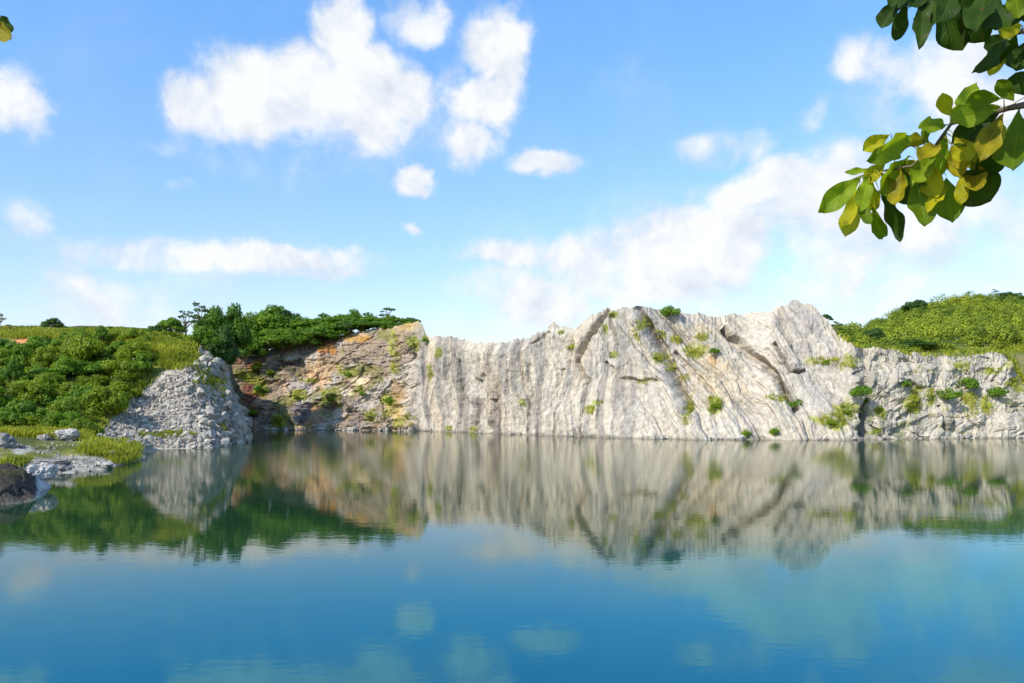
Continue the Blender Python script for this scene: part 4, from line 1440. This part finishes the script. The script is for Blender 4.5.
LEAVES1 = [  # base zx,zy tip zx,zy width(zoom px) kind
    (165, 478, 38, 580, 62, 'g'), (152, 492, 112, 648, 66, 'y'), (176, 472, 152, 580, 48, 'g'), (180, 482, 190, 578, 44, 'y'), (205, 520, 266, 658, 52, 'd'),
    (182, 555, 216, 650, 36, 'd'), (146, 545, 182, 614, 34, 'd'), (188, 462, 112, 472, 20, 'g'), (288, 425, 205, 530, 92, 'g'), (238, 365, 160, 412, 50, 'y'),
    (302, 366, 205, 420, 62, 'g'), (296, 398, 172, 438, 52, 'd'), (305, 462, 334, 616, 86, 'd'), (392, 356, 348, 498, 78, 'g'), (396, 340, 312, 352, 44, 'g'),
    (398, 322, 378, 254, 46, 'y'), (408, 322, 474, 224, 42, 'g'), (548, 288, 398, 332, 72, 'g'), (546, 268, 440, 282, 56, 'd'), (545, 300, 402, 392, 78, 'd'),
    (548, 306, 478, 440, 72, 'b'), (402, 390, 428, 484, 60, 'b'), (420, 462, 512, 548, 112, 'd'), (388, 478, 404, 608, 78, 'd'), (392, 515, 336, 578, 42, 'y'),
    (372, 392, 318, 440, 54, 'b'), (590, 290, 566, 462, 108, 'd'), (578, 282, 528, 218, 48, 'd'), (604, 265, 575, 200, 70, 'd'), (620, 300, 604, 440, 90, 'd'),
    (330, 440, 262, 470, 48, 'b'), (205, 468, 262, 530, 54, 'b'), (440, 400, 490, 470, 60, 'b'), (345, 395, 325, 350, 44, 'd'), (250, 440, 290, 560, 60, 'd'), (430, 470, 430, 560, 36, 'y'), (500, 300, 440, 410, 60, 'g'), (262, 455, 250, 560, 50, 'b'), (320, 430, 365, 540, 64, 'y'), (360, 410, 300, 500, 60, 'g'), (410, 370, 455, 440, 60, 'y'), (455, 430, 470, 520, 70, 'b'),
    (340, 400, 270, 380, 50, 'b'), (470, 330, 400, 300, 50, 'g'), (500, 330, 520, 430, 70, 'g'), (225, 440, 160, 500, 44, 'y'), (480, 410, 520, 480, 70, 'd')]
LEAVES2 = [
    (256, -8, 212, 78, 52, 'd'), (284, -6, 250, 112, 46, 'd'), (322, -10, 314, 132, 52, 'd'), (372, -14, 434, 138, 78, 'd'), (432, -40, 494, 116, 84, 'd'),
    (352, -24, 340, 84, 70, 'd'), (300, -40, 244, 40, 66, 'd'), (470, -50, 392, 50, 88, 'd'), (530, -34, 524, 84, 84, 'd'), (604, -14, 540, 72, 70, 'd'),
    (410, -40, 370, 60, 70, 'd'), (500, -40, 470, 90, 70, 'd'), (575, -50, 585, 50, 70, 'g'), (335, -50, 290, 20, 60, 'd'), (280, -40, 236, 20, 50, 'd'), (640, -40, 600, 60, 70, 'd')]
LEAVES3 = [(565, 92, 506, 208, 48, 'y'), (562, 96, 466, 198, 42, 'd'), (585, 90, 528, 172, 62, 'd'), (606, 108, 578, 194, 66, 'd'), (600, 70, 530, 82, 50, 'y'), (575, 96, 490, 130, 46, 'd'), (640, 100, 610, 190, 60, 'd')]


def nearest_on(pts, p):
    best, bd = None, 1e9
    for a, b in zip(pts[:-1], pts[1:]):
        a, b = Vector(a), Vector(b)
        t = max(0, min(1, (p - a).dot(b - a) / (b - a).length_squared))
        q_ = a + (b - a) * t
        if (q_ - p).length < bd:
            best, bd = q_, (q_ - p).length
    return best


for (leaves, br, pts, Yc) in ((LEAVES1, br1, b1pts, 2.68), (LEAVES2, br2, b2pts, 2.42), (LEAVES3, br3, b3pts, 2.5)):
    for i, (ax_, ay_, bx_, by_, w, kd) in enumerate(leaves):
        pa, pb = zp(ax_, ay_), zp(bx_, by_)
        # depth: the leaf starts at its branch, its tip swings nearer or farther
        g = PW(pa[0], pa[1], Yc)
        nb = nearest_on(pts[1:], g)
        Ya = nb.y + random.uniform(-0.05, 0.05)
        wob = random.uniform(-0.10, 0.10)
        base = PW(pa[0], pa[1], Ya)
        tip = PW(pb[0], pb[1], Ya + wob)
        wm = w / 2.732 / F * Ya
        view = Vector((0, 0, CAMZ)) - base
        view.normalize()
        nrm = view + Vector((random.uniform(-.55, .55), 0, random.uniform(-.45, .25)))
        me = leaf_mesh(base - ROOT, tip - ROOT, wm * random.uniform(0.98, 1.28), -nrm, LM[kd], random.uniform(-0.2, 0.34), random.uniform(0.1, 0.6))
        if kd == 'd' and br is br1 and i % 3 != 1:
            me.materials[0] = LM['m']
        lf = link("leaf", me, br)
        if kd == 'y': lf["label"] = "yellowing leaf"
        if kd == 'b': lf["label"] = "browning leaf"
        # stalk joins the branch
        if (nb - base).length > 0.012:
            tv, tf = tube([tuple(nb - ROOT), tuple((nb + base) * 0.5 - ROOT + Vector((0, 0, 0.004))), tuple(base - ROOT)], [0.0018, 0.0015, 0.0013], 6)
            link("leaf_stalk", mesh_from("leaf_stalk", np.array(tv), np.array(tf), M_STALK), lf)

# unseen crown above and behind the camera, partly added to shade the upper branch
rs_ = random.Random(3)
vs_all, fs_all, uv_all, o_ = [], [], [], 0
limbs = [tube([(2.75, 1.7, 12.9), (1.9, 1.55, 13.1), (1.2, 1.5, 13.0), (0.6, 1.48, 12.9), (0.1, 1.45, 12.8)], [0.045, 0.03, 0.018, 0.012, 0.006], 8),  # out of view, laid across the sun's path to shade the upper leaves
         tube([(2.7, 1.7, 13.3), (2.2, 0.6, 13.6), (1.6, -0.4, 13.7), (1.0, -1.0, 13.6)], [0.04, 0.03, 0.018, 0.008], 8),
         tube([(2.6, 1.65, 13.8), (3.4, 1.2, 14.4), (4.2, 0.8, 14.6)], [0.04, 0.025, 0.01], 8),
         tube([(2.85, 1.75, 12.3), (3.6, 2.4, 12.8), (4.4, 2.9, 13.0)], [0.04, 0.025, 0.01], 8)]
lv, lf_ = join_tubes(limbs)
link("limb", mesh_from("limb", lv - np.array(ROOT), lf_, M_BARK), nt_root)
for tb in limbs:
    cen = [Vector(np.mean(tb[0][i * 8:(i + 1) * 8], axis=0)) for i in range(len(tb[0]) // 8)]
    for _ in range(90 if tb is limbs[0] else 60):
        i = rs_.randrange(len(cen) - 1)
        p = cen[i].lerp(cen[i + 1], rs_.random()) + Vector((rs_.uniform(-.35, .35), rs_.uniform(-.35, .35), rs_.uniform(-.25, .3)))
        d = Vector((rs_.uniform(-1, 1), rs_.uniform(-1, 1), rs_.uniform(-1, 0.1))).normalized()
        me = leaf_mesh(p, p + d * rs_.uniform(0.13, 0.2), rs_.uniform(.08, .12), (rs_.uniform(-.6, .6), rs_.uniform(-.6, .6), 1), None, 0.1, 0.2, rs_)
        n_ = len(me.vertices)
        a_ = np.zeros(n_ * 3, dtype=np.float32)
        me.vertices.foreach_get("co", a_)
        vs_all.append(a_.reshape(-1, 3))
        fs_all.append(grid_faces(15, 9) + o_)
        uv_all.append(np.array([((k_ % 9) / 4 - 1, (k_ // 9) / 14) for k_ in range(n_)]))
        o_ += n_
        bpy.data.meshes.remove(me)
link("crown", mesh_from("crown", np.concatenate(vs_all) - np.array(ROOT), np.concatenate(fs_all), LM['d'], uvs=np.concatenate(uv_all)), nt_root)

# second near tree at the left: one leaf reaches into the picture
R2 = Vector((-3.0, 1.4, 8.3))
t2r = bpy.data.objects.new("slender_tree", None)
COL.objects.link(t2r)
t2r.location = R2
tag(t2r, "near tree showing only one dark and orange leaf at the top left edge", "tree")
child_mesh("trunk", *tube([(-3.0, 1.4, 8.0), (-2.95, 1.5, 9.6), (-3.05, 1.6, 11.2), (-2.9, 1.7, 12.6)], [0.09, 0.07, 0.05, 0.02], 10), M_BARK, t2r, R2)
bb = [(-3.05, 1.6, 11.0), (-2.4, 2.0, 11.35), PW(-60, 20, 2.45), PW(-14, 22, 2.5)]
br = child_mesh("branch", *tube(bb, [0.025, 0.015, 0.007, 0.003], 8), M_BARK, t2r, R2)
for (a, b, w, kd) in [((-14, 22), (11, 38), 22, 'b'), ((-10, 20), (13, 26), 18, 'd'), ((-30, 18), (-60, 60), 30, 'd'), ((-40, 15), (-20, -30), 30, 'd'), ((-60, 20), (-95, 45), 30, 'd')]:
    p, q_ = PW(a[0], a[1], 2.5), PW(b[0], b[1], 2.46)
    link("leaf", leaf_mesh(p - R2, q_ - R2, w / F * 2.5, (0.3, 1, 0.35), LM[kd], 0.2, 0.35), br)

# ------------------------------------------------------------------ light
SUN = Vector((-0.60, -0.53, 0.66)).normalized()
el = math.asin(SUN.z)
az = math.atan2(SUN.x, SUN.y)
sl = bpy.data.lights.new("sun", 'SUN')
sl.energy = 3.1
sl.angle = math.radians(0.5)
sl.color = (1.0, 0.955, 0.88)
so = bpy.data.objects.new("sun", sl)
COL.objects.link(so)
so.rotation_euler = (-SUN).to_track_quat('-Z', 'Y').to_euler()
so.location = (-30, -30, 60)

world = bpy.data.worlds.new("World")
scene.world = world
world.use_nodes = True
nt = world.node_tree
nt.nodes.clear()
L = nt.links.new
out = N(nt, "ShaderNodeOutputWorld")
bg = N(nt, "ShaderNodeBackground")
bg.inputs["Strength"].default_value = 0.13
L(bg.outputs[0], out.inputs["Surface"])
sky = N(nt, "ShaderNodeTexSky", sky_type='NISHITA')
sky.sun_disc = False
sky.sun_elevation = el
sky.sun_rotation = az
sky.air_density = 1.0
sky.dust_density = 0.6
sky.ozone_density = 3.0
tcw = N(nt, "ShaderNodeTexCoord")
sep = N(nt, "ShaderNodeSeparateXYZ")
L(tcw.outputs["Generated"], sep.inputs[0])


def M(op, a, b=None, c=None):
    n = N(nt, "ShaderNodeMath", operation=op)
    for i, v in enumerate((a, b, c)):
        if v is None:
            continue
        if isinstance(v, (int, float)):
            n.inputs[i].default_value = v
        else:
            L(v, n.inputs[i])
    return n.outputs[0]


azn = M('ARCTAN2', sep.outputs[0], sep.outputs[1])
eln = M('ARCSINE', sep.outputs[2])
ae = N(nt, "ShaderNodeCombineXYZ")
L(azn, ae.inputs[0])
L(eln, ae.inputs[1])
wnz = N(nt, "ShaderNodeTexNoise")
wnz.inputs["Scale"].default_value = 7.0
wnz.inputs["Detail"].default_value = 5
wnz.inputs["Roughness"].default_value = 0.6
L(ae.outputs[0], wnz.inputs["Vector"])
wsb = N(nt, "ShaderNodeVectorMath", operation='SUBTRACT')
wsb.inputs[1].default_value = (0.5, 0.5, 0.5)
L(wnz.outputs["Color"], wsb.inputs[0])
aew = N(nt, "ShaderNodeVectorMath", operation='MULTIPLY_ADD')
aew.inputs[1].default_value = (0.12, 0.085, 0)
L(wsb.outputs[0], aew.inputs[0])
L(ae.outputs[0], aew.inputs[2])
# cloud-edge noise
nz = N(nt, "ShaderNodeTexNoise")
nz.inputs["Scale"].default_value = 9.0
nz.inputs["Detail"].default_value = 9
nz.inputs["Roughness"].default_value = 0.60
nz.inputs["Distortion"].default_value = 0.25
L(ae.outputs[0], nz.inputs["Vector"])
nzoff = N(nt, "ShaderNodeVectorMath", operation='ADD')
nzoff.inputs[1].default_value = (-0.018, 0.026, 0)       # towards the sun
L(ae.outputs[0], nzoff.inputs[0])
nz2 = N(nt, "ShaderNodeTexNoise")
for k_ in ("Scale", "Detail", "Roughness", "Distortion"):
    nz2.inputs[k_].default_value = nz.inputs[k_].default_value
nz2.inputs["Detail"].default_value = 5
L(nzoff.outputs[0], nz2.inputs["Vector"])
CLOUDS = [  # px, py, rx, ry, weight
    (345, 28, 40, 38, 1.0), (300, 82, 70, 52, 1.15), (245, 78, 62, 48, 1.1), (198, 98, 44, 40, 1.0), (375, 95, 66, 50, 1.1), (415, 92, 32, 36, .9), (310, 128, 130, 30, .6), (270, 112, 70, 34, .9), (215, 112, 50, 30, .8),
    (412, 14, 40, 28, .72), (495, 36, 46, 40, 1.0), (502, 72, 30, 48, .9), (482, 108, 46, 36, 1.0), (466, 148, 38, 28, .85), (455, 82, 20, 36, .6), (411, 181, 26, 17, .8), (440, 120, 50, 60, .35),
    (543, 162, 48, 17, .85), (403, 231, 15, 11, .75), (8, 102, 46, 40, .85), (18, 218, 44, 28, .42), (165, 140, 48, 20, .38), (190, 192, 22, 11, .42),
    (135, 252, 90, 28, .75), (230, 262, 130, 22, .75), (330, 266, 70, 16, .6), (105, 290, 80, 34, .6), (95, 315, 80, 26, .5), (250, 300, 110, 22, .25),
    (520, 254, 90, 22, .75), (500, 288, 70, 28, .6), (545, 305, 85, 36, .82), (605, 258, 85, 44, 1.0), (685, 248, 105, 52, 1.0), (745, 232, 70, 42, 1.0), (640, 284, 120, 40, .95),
    (765, 185, 75, 34, .9), (815, 205, 80, 50, .8), (845, 175, 60, 38, .8), (900, 240, 170, 80, .74), (985, 230, 110, 80, .6), (722, 146, 66, 26, .6), (705, 188, 56, 22, .5),
    (872, 60, 56, 34, .65), (935, 75, 90, 46, .75), (985, 105, 80, 56, .75), (808, 118, 26, 20, .55), (905, 140, 85, 55, .55), (480, 325, 60, 26, .4), (890, 285, 140, 30, .6), (640, 70, 120, 30, .14), (760, 290, 120, 24, .4),
    (720, 270, 340, 100, .50), (930, 220, 210, 140, .62), (180, 275, 220, 60, .30), (620, 262, 120, 45, .8), (700, 225, 90, 36, .8), (560, 250, 90, 20, .6), (880, 190, 120, 60, .6), (300, 150, 160, 60, .28)]
field = None
for (x, y, rx, ry, w) in CLOUDS:
    a0 = math.atan((x - 512) / F)
    e0 = math.atan((HZ - y) / F * math.cos(a0))
    sb = N(nt, "ShaderNodeVectorMath", operation='SUBTRACT')
    sb.inputs[1].default_value = (a0, e0, 0)
    L(aew.outputs[0], sb.inputs[0])
    ml = N(nt, "ShaderNodeVectorMath", operation='MULTIPLY')
    ca = math.cos(a0)
    ml.inputs[1].default_value = (F / rx / (ca * ca), F / ry / ca, 0)
    L(sb.outputs[0], ml.inputs[0])
    le = N(nt, "ShaderNodeVectorMath", operation='LENGTH')
    L(ml.outputs[0], le.inputs[0])
    mr = N(nt, "ShaderNodeMapRange", interpolation_type='SMOOTHSTEP')
    mr.inputs["From Min"].default_value = 0.25
    mr.inputs["From Max"].default_value = 1.25
    mr.inputs["To Min"].default_value = w * (1.12 if w > 0.65 else 1.0)
    mr.inputs["To Max"].default_value = 0.0
    L(le.outputs["Value"], mr.inputs["Value"])
    if field is None:
        field = mr.outputs[0]
    else:
        # soft union
        sm = N(nt, "ShaderNodeMath", operation='SMOOTH_MAX')
        L(field, sm.inputs[0])
        L(mr.outputs[0], sm.inputs[1])
        sm.inputs[2].default_value = 0.18
        field = sm.outputs[0]
ns = M('SUBTRACT', nz.outputs["Fac"], 0.5)
gate = N(nt, "ShaderNodeMapRange", interpolation_type='SMOOTHSTEP')
gate.inputs["From Min"].default_value = 0.02
gate.inputs["From Max"].default_value = 0.45
L(field, gate.inputs["Value"])
dens = M('MULTIPLY_ADD', M('MULTIPLY', ns, gate.outputs[0]), 2.3, field)
cov = N(nt, "ShaderNodeMapRange", interpolation_type='SMOOTHSTEP')
cov.inputs["From Min"].default_value = 0.08
cov.inputs["From Max"].default_value = 0.98
cov.inputs["To Max"].default_value = 0.96
L(dens, cov.inputs["Value"])
# lit and shaded sides of the puffs
dl = M('SUBTRACT', nz.outputs["Fac"], nz2.outputs["Fac"])
li = M('MULTIPLY_ADD', dl, 4.2, 0.60)
li = M('MULTIPLY_ADD', M('SUBTRACT', field, 0.7), 0.55, li)
lic = N(nt, "ShaderNodeClamp")
L(li, lic.inputs[0])
cc = N(nt, "ShaderNodeMix", data_type='RGBA')
cc.inputs[6].default_value = (2.95, 3.25, 3.65, 1)
cc.inputs[7].default_value = (4.15, 4.18, 4.22, 1)
L(lic.outputs[0], cc.inputs[0])
tint = N(nt, "ShaderNodeVectorMath", operation='MULTIPLY')
tint.inputs[1].default_value = (0.85, 1.03, 1.0)
L(sky.outputs[0], tint.inputs[0])
tmr = N(nt, "ShaderNodeMapRange")
tmr.inputs["From Min"].default_value = 0.05
tmr.inputs["From Max"].default_value = 0.45
L(eln, tmr.inputs["Value"])
tmx = N(nt, "ShaderNodeMix", data_type='RGBA')
tmx.inputs[6].default_value = (0.90, 0.80, 0.78, 1)
tmx.inputs[7].default_value = (0.74, 1.05, 1.22, 1)
L(tmr.outputs[0], tmx.inputs[0])
L(tmx.outputs[2], tint.inputs[1])
cm = N(nt, "ShaderNodeMix", data_type='RGBA')
L(cov.outputs[0], cm.inputs[0])
L(tint.outputs[0], cm.inputs[6])
L(cc.outputs[2], cm.inputs[7])
L(cm.outputs[2], bg.inputs["Color"])

# ------------------------------------------------------------------ camera and render settings
cam = bpy.data.cameras.new("camera")
cam.lens = 28
cam.sensor_width = 36
cam.shift_y = (HZ - 341.5) / 1024.0
cam.clip_start = 0.05
cam.clip_end = 9000
co = bpy.data.objects.new("camera", cam)
COL.objects.link(co)
co.location = (0, 0, CAMZ)
co.rotation_euler = (math.radians(90), 0, 0)
scene.camera = co
scene.view_settings.view_transform = 'Standard'
scene.view_settings.look = 'None'
scene.view_settings.exposure = 0.9
scene.view_settings.gamma = 1.0
scene.view_settings.use_curve_mapping = False
scene.cycles.use_denoising = True
scene.cycles.max_bounces = 6
scene.cycles.transmission_bounces = 4
scene.cycles.sample_clamp_indirect = 6.0
